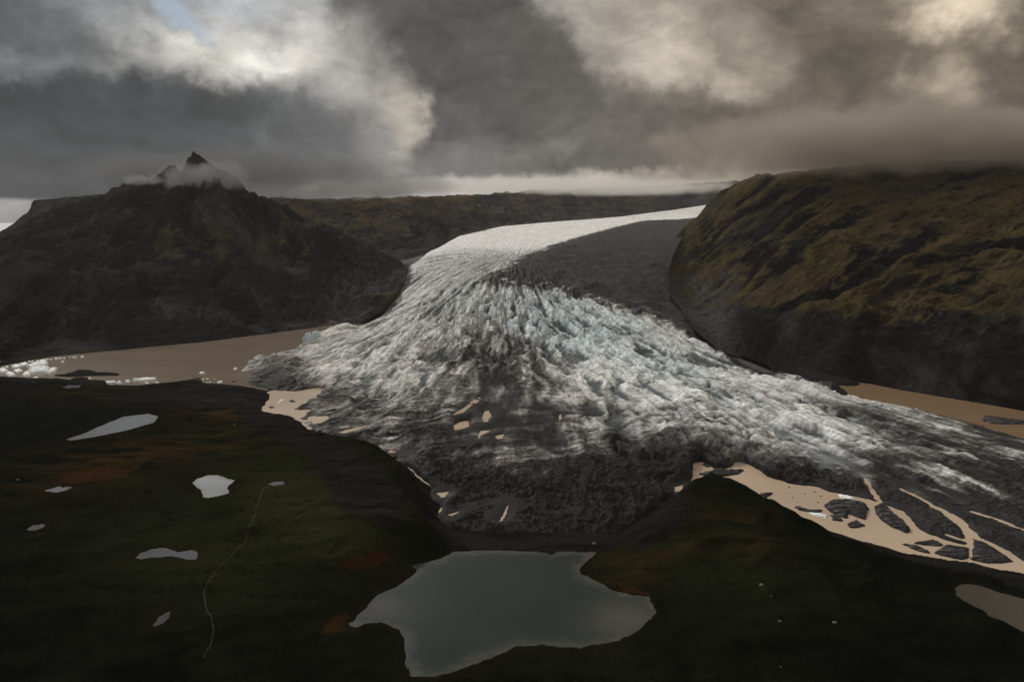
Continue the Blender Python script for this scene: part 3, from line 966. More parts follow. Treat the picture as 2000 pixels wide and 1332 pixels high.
deb = np.where(rt > 0, np.minimum(deb, 1.1) - 0.9 * np.clip(fl2 * 2.2 - 0.15 + 0.8 * fl3, 0, 1) * rt * sstep(1010, 930, gy), deb)
deb -= 0.35 * ga(1500, 790, 200, 36, 22) - 0.0
deb -= 0.18 * ga(1150, 640, 170, 70, 25)
deb += 0.55 * sstep(26, 4, d_in) * sstep(560, 520, gy) * 0.5 + 0.35 * sstep(40, 5, d_in) * sstep(760, 660, gx) * sstep(640, 560, gy)
flk = fbm(x / 30.0 + w2, y / 14.0, 4, 530)
edge_mix = sstep(60, 0, dd) * ga(1090, 560, 190, 50, 22)
deb = np.where(dm > 0, deb * (1 - dm) + dm * (1.0 - np.clip(flk * 2.2, 0, 1.2) * sstep(90, 10, dd) * 1.2), deb)
deb = np.maximum(deb, 1.0 * sstep(90, 30, d_in + 30 * w2) * (gx > 1130) * sstep(620, 590, gy))
deb = np.maximum(deb, 1.0 * sstep(42, 12, d_in + 26 * w2 + 14 * fl3) * (((gx > 1130) & (gy < 745)) | ((gx < 830) & (gy < 632) & (gy > 430))))
deb = np.clip(deb, 0.0, 1.4)
bl_ = 0.75 * ga(1130, 630, 170, 60, 22) + 0.45 * ga(1000, 610, 110, 60) + 0.35 * ga(1330, 700, 170, 50, 25) + 0.5 * ga(1340, 860, 90, 40) + 0.25 * ga(870, 560, 140, 40, -20)
bl_ = np.clip(bl_ * (0.35 + 0.9 * (1 - A2) + 0.5 * w1), 0, 0.6) * (1 - dm)
notch = lambda B, k: np.clip(1 - B * k, 0, 1)
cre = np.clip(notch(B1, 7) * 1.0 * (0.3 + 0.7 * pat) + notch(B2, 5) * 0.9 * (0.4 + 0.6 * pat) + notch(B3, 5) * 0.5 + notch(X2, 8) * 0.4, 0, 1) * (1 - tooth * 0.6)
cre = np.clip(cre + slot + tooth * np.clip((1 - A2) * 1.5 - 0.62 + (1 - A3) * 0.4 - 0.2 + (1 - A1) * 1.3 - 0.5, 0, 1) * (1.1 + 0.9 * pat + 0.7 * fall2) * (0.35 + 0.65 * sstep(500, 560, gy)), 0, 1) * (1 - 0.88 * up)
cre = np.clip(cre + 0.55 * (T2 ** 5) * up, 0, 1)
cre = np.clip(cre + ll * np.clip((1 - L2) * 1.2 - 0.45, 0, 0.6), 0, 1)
tone = 0.5 + 0.5 * fl + 0.35 * up + 0.25 * ga(1150, 700, 260, 90, 20)

idx = -np.ones(X.shape, int)
idx[sel] = np.arange(sel.sum())
quads = np.stack([idx[:-1, :-1], idx[:-1, 1:], idx[1:, 1:], idx[1:, :-1]], -1).reshape(-1, 4)
quads = quads[(quads >= 0).all(1)]
hidden = (Zf < -4.0)
quads = quads[~hidden[quads].all(1)]
flow = np.stack([th * Rref, rho, np.zeros_like(rho)], -1)
GA = dict(debris=deb, blue=bl_, crevice_shade=cre, tone=np.clip(tone, 0, 1), flow=flow)
onmor = (dm > 0.5)[quads].all(1)
glacier = bpy.data.objects.new('glacier', None)
COL.objects.link(glacier)
tag(glacier, 'huge crevassed white glacier fanning out of the valley, its near snout black with grit', 'glacier')
for nm, qs in (('ice_surface', quads[~onmor]), ('medial_moraine', quads[onmor])):
    V, f, A = compact(np.stack([x, y, Zf], -1), qs, GA)
    po = mesh_obj(nm, V, f, M_ICE, glacier, attrs=A)
    po.data.polygons.foreach_set('use_smooth', np.full(len(qs), nm == 'medial_moraine'))
    if nm == 'medial_moraine':
        po['label'] = 'black rubble ridge lying on the ice'
for pwd, lv in pools:
    q = pwd.mean(0) + (pwd - pwd.mean(0)) * 1.25
    water_sheet('meltwater_pool', q, lv, M_SILT)


# ------------------------------------------------------------------ mountains
def mountain(name, foot, ridge, mat, step, nrow, shape, amp, seed, vegf, back=900.0, terr=1.3, jag=0.8, crag=0.0, scree=None, soft=None, gul_w=150.0, frame=None):
    """foot: list of (px, depth, z); ridge: list of (px, py, depth); heights run between them along the view fan"""
    foot = np.array(foot, float)
    ridge = np.array(ridge, float)
    fu = np.array([ray(p, 600)[0] / 1.0 for p in foot[:, 0]])
    # u = x / y of a column
    fu = (foot[:, 0] - 1000) / FPX
    def uof(pxx, pyy):
        dx, dy, dz = ray(pxx, pyy)
        return dx / dy
    fu = np.array([uof(p, 666 + FPX * math.tan(math.atan2(H - zz, dp) - PITCH)) for p, dp, zz in foot])
    ru = np.array([uof(a, b) for a, b, c in ridge])
    rz = np.array([H + ray(a, b)[2] / ray(a, b)[1] * c for a, b, c in ridge])
    uu = np.arange(max(fu.min(), ru.min()), min(fu.max(), ru.max()), step)
    y0 = np.interp(uu, fu, foot[:, 1])
    z0 = np.interp(uu, fu, foot[:, 2])
    y1 = np.maximum(np.interp(uu, ru, ridge[:, 2]), y0 + 20)
    z1 = np.interp(uu, ru, rz)
    kk = np.exp(-np.linspace(-2.2, 2.2, 2 * (int(0.09 / step)) + 1) ** 2)
    z1s = np.convolve(np.pad(z1, len(kk) // 2, 'edge'), kk / kk.sum(), 'valid')
    z1s = np.minimum(z1s, z1 + 4.0)
    tt = np.concatenate([np.linspace(-0.04, 1, nrow), np.linspace(1.01, 1.6, max(8, nrow // 8))])
    T, UU = np.meshgrid(tt, uu, indexing='ij')
    Y0, Y1, Z0, Z1 = (np.broadcast_to(v, T.shape) for v in (y0, y1, z0, z1))
    YY = Y0 + (Y1 - Y0) * np.minimum(T, 1) + np.maximum(T - 1, 0) * back
    XX = UU * YY
    F = np.interp(T, shape[0], shape[1])
    if soft:
        # no cliff where the flank runs out on to the moraine
        cpx = to_px(uu * y0, y0, z0)[0]
        wl = sstep(soft[1], soft[0], cpx)[None, :]
        F = F * (1 - wl) + np.interp(T, [-0.04, 0, 0.25, 0.6, 1.0, 1.6], [0, 0, 0.33, 0.68, 1.0, 1.0]) * wl
    Z1b = z1s[None, :] + (Z1 - z1s[None, :]) * sstep(0.80, 1.0, T) ** 1.5
    Zm = Z0 + (Z1b - Z0) * F - np.maximum(T - 1, 0) * back * 0.35
    wv = fbm(XX / 260.0, YY / 260.0, 4, seed)
    env = sstep(0.0, 0.10, T) * (0.45 + 0.55 * sstep(1.0, 0.8, T))
    ac, al = frame(XX, YY) if frame else (XX, YY)
    G = ridged(ac / gul_w + wv * 1.1, al / (gul_w * 4.0) + wv * 0.8, 4, seed + 3)
    G2 = ridged(ac / (gul_w * 0.3) + wv * 0.8, al / (gul_w * 2.2), 3, seed + 9)
    G0 = ridged(ac / (gul_w * 2.6) + wv * 1.2, al / (gul_w * 8.0) + wv * 0.7, 2, seed + 61)
    hgt = np.maximum(Z1 - Z0, 20)
    sc = np.clip(hgt / 200.0, 0.05, 1)
    Zm = Zm + sc * env * amp * ((G0 - 0.6) * 2.0 * sstep(1.0, 0.75, T) + (G - 0.62) * 1.6 + (G2 - 0.6) * 0.9 + (ridged(ac / (gul_w * 0.1) + wv, al / (gul_w * 0.9), 2, seed + 14) - 0.6) * 0.4 + wv * 0.8 + 0.25 * fbm(XX / 30.0, YY / 30.0, 4, seed + 20))
    # basalt steps
    ph = Zm / 34.0 + 2.2 * fbm(XX / 260.0, YY / 260.0, 4, seed + 30)
    Zm = Zm - sc * env * terr * np.sin(2 * math.pi * ph) / 1.6
    Zm = Zm + sc * jag * (6.0 * fbm(XX / 16.0, YY / 16.0, 4, seed + 40) + crag * 26.0 * (ridged(XX / 38.0, YY / 70.0, 4, seed + 45) - 0.6) * sstep(0.78, 0.96, T)) * env
    Zm = np.where(T < 0, Z0 - 14.0, Zm)
    veg = vegf(T, UU, XX, YY, Zm, *to_px(XX, YY, Zm))
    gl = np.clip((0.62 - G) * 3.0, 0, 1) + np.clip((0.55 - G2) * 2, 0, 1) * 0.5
    f = grid_faces(len(tt), len(uu))
    V = np.stack([XX, YY, Zm], -1).reshape(-1, 3)
    qx, qy = to_px(XX, YY, Zm)
    scr = np.clip((0.5 - G0) * 1.2, 0, 0.3) + (scree(T, qx, qy) if scree else 0.0)
    return tag(mesh_obj(name, V, f, mat, attrs=dict(veg=veg, gully=gl, scree=scr)), kind='structure')


def foot_z0(L):
    return [(a, float(at(a, b, 0.0)[1]), 0.0) for a, b in L]


def foot_ice(L, lift=0.0):
    r = []
    for a, b in L:
        o = on_ice(a, b)
        r.append((a, o[1], float(prof_s(o[0], o[1])) - 22 + lift))
    return r


# left mountain, from the lagoon to the cloud
lf = foot_z0([(-400, 745), (-150, 735), (0, 716), (100, 697), (250, 682), (400, 668), (500, 655), (600, 642), (652, 634)]) + [(705, 2035, 18), (750, 2090, 46), (778, 2150, 84), (795, 2260, 118)]
lr = [(-400, 640, 2300), (-200, 560, 2500), (-60, 480, 2650), (0, 455, 2700), (60, 425, 2720), (110, 402, 2750), (160, 388, 2780), (185, 385, 2800), (215, 372, 2800), (240, 357, 2800), (255, 352, 2800), (300, 345, 2820), (318, 330, 2830),
      (332, 318, 2830), (345, 324, 2840), (354, 330, 2850), (362, 318, 2850), (368, 307, 2850), (376, 302, 2850), (390, 303, 2850), (400, 310, 2850), (416, 321, 2860), (440, 332, 2880), (462, 343, 2900), (472, 357, 2900), (490, 369, 2900), (530, 388, 2880), (570, 408, 2820), (620, 432, 2720), (680, 460, 2600), (740, 487, 2480), (780, 506, 2400), (795, 522, 2360)]
PK = (-1250.0, 3700.0)
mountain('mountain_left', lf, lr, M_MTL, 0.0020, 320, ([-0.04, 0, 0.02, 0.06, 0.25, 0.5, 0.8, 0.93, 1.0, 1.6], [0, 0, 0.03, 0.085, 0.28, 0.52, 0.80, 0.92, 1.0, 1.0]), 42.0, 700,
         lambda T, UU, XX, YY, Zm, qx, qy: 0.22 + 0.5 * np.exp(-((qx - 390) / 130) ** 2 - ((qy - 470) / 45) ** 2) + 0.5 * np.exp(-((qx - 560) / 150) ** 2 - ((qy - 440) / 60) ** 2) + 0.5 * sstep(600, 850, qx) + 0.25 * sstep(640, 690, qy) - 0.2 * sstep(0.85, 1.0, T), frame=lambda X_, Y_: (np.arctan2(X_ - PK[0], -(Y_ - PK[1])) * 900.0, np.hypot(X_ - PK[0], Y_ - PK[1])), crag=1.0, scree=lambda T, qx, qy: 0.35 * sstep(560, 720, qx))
# a further headland behind it on the left
mountain('mountain_headland', [(-500, 3700, -15), (300, 3700, -15)], [(-500, 480, 4600), (-40, 470, 4600), (0, 452, 4600), (20, 440, 4600), (45, 421, 4600), (57, 413, 4600), (61, 402, 4600), (64, 391, 4600), (120, 386, 4700), (200, 378, 4800), (300, 378, 4800)], M_MTL, 0.0035, 90,
         ([-0.04, 0, 0.5, 1.0, 1.6], [0, 0, 0.5, 1.0, 1.0]), 16.0, 760, lambda T, UU, XX, YY, Zm, qx, qy: 0.2 + 0 * T, jag=0.5)
# wall of the valley behind the upper glacier
vf = [(420, 3000, 120), (700, 2900, 150), (790, 2700, 165)] + foot_ice([(850, 474), (880, 456), (960, 441), (1050, 433), (1120, 428), (1200, 421), (1300, 409), (1385, 397), (1500, 384)])
vr = [(420, 384, 4300), (560, 386, 4400), (700, 386, 4700), (850, 384, 5200), (960, 378, 6000), (1100, 368, 7000), (1200, 366, 7800), (1300, 362, 8600), (1400, 356, 9400), (1500, 350, 9800)]
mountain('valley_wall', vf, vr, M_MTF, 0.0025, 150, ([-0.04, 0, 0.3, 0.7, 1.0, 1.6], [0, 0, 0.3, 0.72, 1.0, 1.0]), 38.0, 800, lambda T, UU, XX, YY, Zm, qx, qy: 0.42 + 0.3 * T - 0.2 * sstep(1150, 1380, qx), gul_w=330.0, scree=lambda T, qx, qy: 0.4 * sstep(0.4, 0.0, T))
# right mountain: dark cliffs at the water, olive slopes above
rf_ = [(1270, 2050, 130), (1285, 2000, 122), (1300, 1940, 105), (1345, 1790, 52), (1400, 1695, 10), (1450, 1622, -4), (1505, 1500, -4)] + foot_z0([(1560, 725), (1640, 743), (1700, 750), (1760, 762), (1850, 777), (2000, 803), (2400, 870), (2700, 900)])
rr_ = [(1270, 566, 2100), (1283, 546, 2150), (1291, 528, 2250), (1305, 486, 2520), (1320, 464, 2800), (1337, 443, 3050), (1361, 424, 3150), (1380, 401, 3150), (1394, 387, 3100), (1408, 373, 3050), (1450, 354, 2900), (1480, 341, 2800), (1560, 334, 2600), (1680, 322, 2500), (1800, 316, 2400), (2000, 312, 2250), (2400, 312, 2100), (2700, 330, 2000)]
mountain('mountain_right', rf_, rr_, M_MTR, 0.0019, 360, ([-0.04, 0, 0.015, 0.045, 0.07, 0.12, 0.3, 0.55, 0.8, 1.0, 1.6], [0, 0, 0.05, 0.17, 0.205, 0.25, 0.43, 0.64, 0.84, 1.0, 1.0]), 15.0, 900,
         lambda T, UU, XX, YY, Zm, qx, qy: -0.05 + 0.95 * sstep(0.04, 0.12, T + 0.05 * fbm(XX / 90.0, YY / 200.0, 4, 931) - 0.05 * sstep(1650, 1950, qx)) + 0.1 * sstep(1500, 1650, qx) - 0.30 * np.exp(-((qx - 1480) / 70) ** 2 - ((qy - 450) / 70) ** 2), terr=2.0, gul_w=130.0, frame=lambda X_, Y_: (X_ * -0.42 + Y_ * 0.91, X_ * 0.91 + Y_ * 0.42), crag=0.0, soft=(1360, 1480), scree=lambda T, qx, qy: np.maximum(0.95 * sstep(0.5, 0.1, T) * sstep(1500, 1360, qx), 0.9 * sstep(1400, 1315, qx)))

# ------------------------------------------------------------------ floating ice, spits and stones
mf, t = material('clean_floe_ice')
co = t.new('ShaderNodeTexCoord').outputs['Object']
n_ = t.noise(co, 0.25, 6.0, 0.65, 0.4)
bnd = t.noise(t.mapping(co, (0, 0, 0), (0.3, 0, 0.7), (0.08, 0.5, 0.5)), 1.0, 5.0, 0.6, 0.5)
cf = t.mix(t.rng(n_, 0.35, 0.7), (0.80, 0.83, 0.84), (0.50, 0.57, 0.60))
finish(t, t.mix(t.rng(bnd, 0.56, 0.66, 0.0, 0.7), cf, (0.13, 0.13, 0.13)), 0.6, n_, 0.5, 1.0, 0.1)
M_FLOE = mf
md, t = material('gritty_dark_ice')
co = t.new('ShaderNodeTexCoord').outputs['Object']
n_ = t.noise(co, 0.18, 7.0, 0.68, 0.4)
bnd = t.noise(t.mapping(co, (0, 0, 0), (0, 0, -0.55), (0.03, 0.3, 0.3)), 1.0, 6.0, 0.65, 0.6)
cd = t.mix(t.rng(n_, 0.35, 0.7), (0.012, 0.012, 0.0125), (0.045, 0.044, 0.043))
cd = t.mix(t.rng(bnd, 0.52, 0.68, 0.0, 0.75), cd, (0.17, 0.168, 0.165))
finish(t, cd, 0.8, t.math('ADD', n_, bnd), 0.6, 1.4, 0.05)
M_DARK = md
mb, t = material('pale_boulder')
co = t.new('ShaderNodeTexCoord').outputs['Object']
finish(t, t.mix(t.noise(co, 1.2, 5.0, 0.6), (0.10, 0.09, 0.075), (0.24, 0.22, 0.19)), 0.9, t.noise(co, 2.0, 4.0), 0.4, 0.3, 0.05)
M_STONE = mb
mr, t = material('black_rubble')
co = t.new('ShaderNodeTexCoord').outputs['Object']
finish(t, t.mix(t.noise(co, 0.2, 7.0, 0.7), (0.006, 0.006, 0.006), (0.03, 0.029, 0.028)), 0.95, t.noise(co, 0.5, 6.0, 0.65), 0.7, 1.5, 0.0)
M_RUB = mr


def slab(name, poly_px, height, mat, label, cat, group=None, seed=0, z=0.0, wob=0.8):
    """a lump of ice or rubble standing in the water: outline from the photograph, real relief on top"""
    P = at(*np.array(poly_px, float).T, z)
    c = P.mean(0)
    P = P - c
    lo, hi = P.min(0), P.max(0)
    ext = max(hi - lo)
    n = int(np.clip(ext / 1.6, 10, 64))
    gx_, gy2 = np.meshgrid(np.linspace(lo[0] - 1, hi[0] + 1, n), np.linspace(lo[1] - 1, hi[1] + 1, n))
    d = -sdf(P, gx_, gy2) + wob * (2.2 if ext > 14 else 1.0) * fbm((gx_ + c[0]) / 5.0, (gy2 + c[1]) / 5.0, 4, seed + 1)
    wd = max(0.18 * min(hi - lo), 1.2)
    prof_ = np.sqrt(np.clip(1 - (1 - np.clip(d / wd, 0, 1)) ** 2, 0, 1))
    rel_ = 0.65 + 0.5 * ridged((gx_ + c[0]) / (ext * 0.3 + 3), (gy2 + c[1]) / (ext * 0.12 + 2), 3, seed + 5) + 0.35 * fbm((gx_ + c[0]) / 6.0, (gy2 + c[1]) / 4.0, 3, seed + 8)
    height = height * (0.5 if mat is M_DARK else 0.8)
    zz = np.where(d > 0, height * prof_ * rel_ * 0.9 + 0.1, np.maximum(d * 1.5, -1.2))
    f = grid_faces(n, n, zz > -1.0)
    v = np.stack([gx_, gy2, zz], -1).reshape(-1, 3)
    v, f, _ = compact(v, f, {})
    o = mesh_obj(name, v, f, mat, smooth=False)
    o.location = (c[0], c[1], z)
    return tag(o, label, cat, group)


def chip(px_, py_, w_, h_):
    r = random.Random(int(px_ * 7 + py_ * 13))
    return [(px_ + w_ * 0.5 * math.cos(a) * r.uniform(0.75, 1.1), py_ + h_ * 0.5 * math.sin(a) * r.uniform(0.75, 1.1)) for a in [k * math.pi / 4 + 0.2 for k in range(8)]]


IB = 'iceberg'
G1 = 'ice crowding the left end of the lagoon'
L_ = [
    ([(52, 716), (72, 708), (92, 706), (95, 712), (76, 718), (60, 720)], 7, 'white iceberg at the back of the crowded left ice, against the far shore'),
    ([(56, 722), (84, 717), (98, 718), (90, 727), (70, 729), (58, 728)], 7, 'grey banded iceberg in the middle of the crowded left ice'),
    ([(88, 727), (100, 721), (112, 719), (110, 726), (98, 731)], 6, 'striped white iceberg at the right end of the crowded left ice'),
    ([(44, 731), (54, 724), (62, 729), (57, 735), (46, 736)], 5, 'white iceberg by the near shore left of the banded one'),
    ([(10, 729), (24, 727), (31, 733), (18, 735)], 4, 'low white floe by the near shore close to the left picture edge'),
    ([(-6, 723), (10, 720), (18, 725), (4, 728)], 4, 'white floe cut by the left picture edge'),
    ([(22, 717), (36, 712), (43, 716), (30, 720)], 4, 'white floe under the dark far shore left of the back iceberg'),
    ([(38, 712), (50, 708), (56, 711), (46, 715)], 3, 'small white floe touching the back iceberg on its left'),
    ([(26, 724), (40, 721), (45, 725), (32, 728)], 3, 'low floe in the open middle of the crowded left ice'),
    ([(64, 738), (70, 736), (76, 737), (72, 739)], 2, 'small white floe stranded on the near shore left of the dark islet'),
]
for i, (pl, hh, lb) in enumerate(L_):
    slab(IB, pl, hh, M_FLOE, lb, IB, G1, 10 + i)
L2_ = [
    ([(268, 744), (272, 740.5), (290, 739.5), (305, 739.5), (304, 743), (290, 744.5), (275, 745)], 5, 'largest flat white floe near the middle of the near shore'),
    ([(258, 743), (264, 740), (271, 741), (268, 744)], 4, 'small white floe touching the largest flat floe on its left'),
    ([(243, 746), (248, 742.5), (255, 744.5), (252, 746.5)], 3, 'grey white floe alone between the long floe and the largest floe'),
    ([(201, 749), (205, 746.5), (226, 745.5), (227, 748), (212, 749.5)], 4, 'long low white floe on the near shore right of the dark islet'),
    ([(227, 748.5), (233, 745), (239, 748), (234, 750)], 4, 'little peaked white floe at the right end of the long low floe'),
    ([(160, 744), (170, 742.5), (183, 746), (180, 747.5), (168, 746)], 2, 'broken strip of white ice below the dark islet'),
    ([(389, 728.5), (395, 727), (401, 728), (399, 730), (391, 730)], 3, 'small bright floe floating off the dark point'),
    ([(456, 720.5), (460, 719.5), (464, 720), (463, 721.5), (457, 722)], 3, 'small bright floe nearest the black glacier toe'),
    ([(424, 747.5), (430, 745.5), (435, 744.5), (434, 747), (427, 748.5)], 3, 'slanting white floe close to the near shore below the glacier toe'),
    ([(303, 747.5), (307, 746), (311, 747), (307, 748.5)], 2, 'tiny white floe right of the largest flat floe'),
    ([(283, 748.5), (287, 747), (292, 748), (287, 749.5)], 2, 'tiny white floe just below the largest flat floe'),
    ([(119, 707), (123, 705.5), (126, 706.5), (122, 708)], 2, 'tiny white floe alone in open water above the dark islet'),
    ([(172, 739), (175, 737.5), (178, 738.5), (175, 739.8)], 2, 'tiny white floe touching the low dark islet'),
]
for i, (pl, hh, lb) in enumerate(L2_):
    slab(IB, pl, hh, M_FLOE, lb, IB, 'scattered white floes in the left lagoon', 40 + i, wob=0.4)
rnd = random.Random(4)
for k in range(20):
    a = k / 19.0
    xx = 8 + 150 * a + rnd.uniform(-3, 3)
    yy = np.interp(xx, [0, 60, 100, 160], [718, 704, 699.5, 694.2]) + rnd.uniform(1.6, 3.0)
    slab(IB, chip(xx, yy, rnd.uniform(4, 9), rnd.uniform(1.2, 2.4)), 2.0, M_FLOE, 'tiny white floe in the row washed up under the dark far shore', IB, 'row of tiny floes along the far left shore', 60 + k, wob=0.3)
for k in range(9):
    xx, yy = 396 + rnd.uniform(0, 34), 739 + rnd.uniform(0, 8)
    slab(IB, chip(xx, yy, rnd.uniform(2.5, 4), rnd.uniform(1.2, 2.0)), 1.6, M_FLOE, 'tiny white floe in the loose scatter beside the dark point', IB, 'loose scatter of tiny floes by the dark point', 90 + k, wob=0.3)

D_ = [
    ([(104, 734), (125, 733), (145, 728), (152, 723), (185, 726), (190, 729), (215, 729.5), (233, 731), (230, 733.5), (190, 734), (160, 735), (135, 736.5)], 6, M_RUB, 'islet', 'long black islet lying in the left lagoon'),
    ([(138, 742), (150, 738.5), (170, 738.5), (173, 741), (158, 744)], 4, M_RUB, 'islet', 'low dark islet just below the long black islet'),
    ([(375, 740.5), (384, 737), (391, 738), (390, 741)], 4, M_DARK, IB, 'dark lump of ice off the tip of the dark point'),
    ([(450, 746.5), (457, 744), (463, 743.5), (460, 746), (453, 747.5)], 2, M_DARK, IB, 'thin dark floe below the black glacier toe'),
    ([(1609, 986), (1625, 978), (1650, 976), (1690, 984), (1696, 995), (1690, 1015), (1668, 1008), (1655, 1002), (1655, 1014), (1640, 1008), (1622, 1000)], 9, M_DARK, IB, 'largest dark gritty iceberg, broad and broken, in the right lagoon'),
    ([(1709, 990), (1725, 983), (1745, 1004), (1765, 1019), (1779, 1038), (1770, 1041), (1740, 1028), (1720, 1015), (1711, 1002)], 8, M_DARK, IB, 'long dark pointed iceberg right of the largest one'),
    ([(1411, 948), (1430, 943), (1446, 945), (1447, 951), (1466, 957), (1460, 964), (1430, 963), (1415, 958)], 6, M_DARK, IB, 'dark iceberg near the left end of the right lagoon'),
    ([(1452, 974), (1478, 968), (1490, 963), (1510, 963), (1500, 970), (1485, 976), (1465, 978)], 5, M_DARK, IB, 'dark iceberg touching the near shore of the right lagoon'),
    ([(1362, 926), (1390, 920), (1400, 913), (1420, 918), (1454, 918), (1442, 926), (1412, 931), (1380, 930)], 6, M_DARK, IB, 'dark iceberg tight below the tall black ice front'),
    ([(1551, 990), (1563, 988.5), (1568, 992), (1580, 995.5), (1609, 995.5), (1600, 1001), (1580, 1001), (1560, 996)], 3, M_DARK, IB, 'low ragged dark floe left of the largest iceberg'),
    ([(1655, 1023), (1672, 1016), (1691, 1028), (1668, 1031), (1657, 1030)], 5, M_DARK, IB, 'small dark triangular iceberg below the largest one'),
    ([(1622, 1005), (1640, 1009), (1647, 1018), (1628, 1017)], 4, M_DARK, IB, 'dark lump under the left corner of the largest iceberg'),
    ([(1785, 1061), (1820, 1054), (1843, 1064), (1836, 1067), (1800, 1064)], 4, M_DARK, IB, 'flat dark floe at the narrow right end of the lagoon'),
    ([(1760, 1062), (1790, 1064), (1815, 1077), (1818, 1082), (1790, 1076)], 3, M_DARK, IB, 'thin dark floe hugging the near shore at the narrow end'),
    ([(1822, 1080), (1848, 1064), (1892, 1071), (1892, 1089), (1880, 1094), (1845, 1087)], 5, M_DARK, IB, 'broad square dark floe between the water cracks'),
    ([(1902, 1058), (1925, 1068), (1945, 1080), (1962, 1100), (1930, 1100), (1900, 1094)], 6, M_DARK, IB, 'broad dark floe beyond the water crack at far right'),
    ([(1370, 907), (1385, 904), (1393, 910), (1380, 913)], 3, M_DARK, IB, 'small dark floe in the notch of the ice front'),
    ([(1584, 938.5), (1590, 936), (1595, 939), (1589, 941)], 0.0, None, '', ''),
    ([(1576, 1000), (1600, 1003), (1618, 1007), (1612, 1011), (1590, 1007)], 2, M_FLOE, IB, 'patch of whitish broken ice by the near shore of the right lagoon'),
    ([(1636, 965), (1655, 968), (1672, 974), (1660, 978), (1642, 972)], 2, M_FLOE, IB, 'pale crusted floe against the ice front above the largest iceberg'),
    ([(1918, 816), (1925, 812), (1950, 815), (1985, 820), (2012, 823), (2012, 829), (1965, 829), (1935, 827), (1920, 822)], 5, M_DARK, IB, 'dark iceberg in the brown water at the right picture edge'),
    ([(1560, 722), (1590, 727), (1625, 734), (1655, 742), (1679, 751), (1668, 754), (1640, 753), (1610, 746), (1575, 737)], 9, M_RUB, 'rubble spit', 'black rubble spit reaching into the far right lagoon under the cliffs'),
    ([(1608, 749), (1618, 744), (1630, 748), (1636, 756), (1622, 757)], 9, M_DARK, IB, 'rounded grey ice knob at the ice edge beside the far right lagoon'),
    ([(1620, 764), (1632, 755), (1650, 766), (1658, 776), (1638, 774)], 9, M_RUB, 'rubble mound', 'black rubble mound on the ice edge by the far right lagoon'),
    ([(545, 783), (552, 780), (556, 783), (549, 785)], 2, M_FLOE, IB, 'white floe in the small tan lagoon'),
    ([(540, 788), (546, 786.5), (548, 788), (543, 789.5)], 2, M_FLOE, IB, 'smaller white floe nearest the shore in the small tan lagoon'),
    ([(562, 782), (572, 781), (579, 785), (570, 786)], 2, M_DARK, IB, 'thin dark floe in the small tan lagoon'),
    ([(525, 795), (532, 793), (536, 796), (528, 798)], 2, M_DARK, IB, 'dark chip by the left shore of the small tan lagoon'),
]
for i, (pl, hh, mt, ct, lb) in enumerate(D_):
    if mt is None:
        continue
    slab('iceberg' if ct == IB else ct.replace(' ', '_'), pl, hh, mt, lb, ct, {IB: 'icebergs in the brown lagoons'}.get(ct), 120 + i)
for k, (xx, yy) in enumerate([(1500, 927), (1541, 952), (1572, 964), (1591, 960), (1603, 969), (1548, 972), (1598, 981)]):
    slab(IB, chip(xx, yy, 5 if k < 2 else 3, 2.5), 1.5, M_DARK, 'tiny dark chip of ice in the open tan water of the right lagoon', IB, 'tiny dark chips in the right lagoon', 170 + k, wob=0.3)


def boulder(px_, py_, size, label, group=None, seed=0):
    zg = 20.0
    for it in range(3):
        p = at(px_, py_, zg)
        zg = float(ground(np.array([p[0]]), np.array([p[1]]))[0])
    r = random.Random(seed)
    vs, fs, nu, nv = [], [], 9, 6
    for j in range(nv + 1):
        a = math.pi * j / nv
        for i in range(nu):
            b = 2 * math.pi * i / nu
            k = size * r.uniform(0.75, 1.15)
            vs.append((math.sin(a) * math.cos(b) * k * 1.3, math.sin(a) * math.sin(b) * k, math.cos(a) * k * 0.7 + size * 0.3))
    for j in range(nv):
        for i in range(nu):
            fs.append((j * nu + i, (j + 1) * nu + i, (j + 1) * nu + (i + 1) % nu, j * nu + (i + 1) % nu))
    o = mesh_obj('boulder', vs, fs, M_STONE, smooth=False)
    o.location = (p[0], p[1], zg)
    return tag(o, label, 'boulder', group)


boulder(1487, 1146, 1.5, 'pale boulder standing alone on the dark right moor', None, 1)
boulder(1506, 1166, 0.6, 'small pale stone just right of the lone pale boulder', None, 2)
boulder(1523, 1212, 1.0, 'grey boulder below the lone pale boulder on the right moor', None, 3)
boulder(1630, 1216, 1.3, 'flat pale boulder furthest right on the dark moor', None, 4)
boulder(35, 940, 1.3, 'single pale boulder near the left picture edge', None, 5)
boulder(458, 829, 1.2, 'small pale boulder on the golden ground right of the long pond', None, 6)
boulder(1525, 1302, 0.6, 'small stone at the bottom of the dark right moor', None, 7)
boulder(1160, 1062, 1.6, 'pale boulder on the dark bank at the right end of the lake', None, 8)

# footpath across the left moor
trail_px = [(556, 938), (530, 946), (514, 955), (508, 975), (502, 990), (492, 1020), (478, 1050), (460, 1075), (440, 1095), (420, 1118), (405, 1138), (398, 1158), (402, 1185), (412, 1205), (418, 1230), (410, 1262), (395, 1285)]
tp_ = []
for a, b in trail_px:
    zg = 25.0
    for it in range(4):
        p = at(a, b, zg)
        zg = float(ground(np.array([p[0]]), np.array([p[1]]))[0])
    tp_.append(p)
tp_ = np.array(tp_)
tq = np.linspace(0, len(tp_) - 1, 260)
tx_ = np.interp(tq, range(len(tp_)), tp_[:, 0]) + 0.8 * fbm(tq / 3.0, tq * 0 + 2.0, 3, 5)
ty_ = np.interp(tq, range(len(tp_)), tp_[:, 1])
ddx, ddy = np.gradient(tx_), np.gradient(ty_)
ln = np.hypot(ddx, ddy)
nx_, ny_ = -ddy / ln, ddx / ln
cols = []
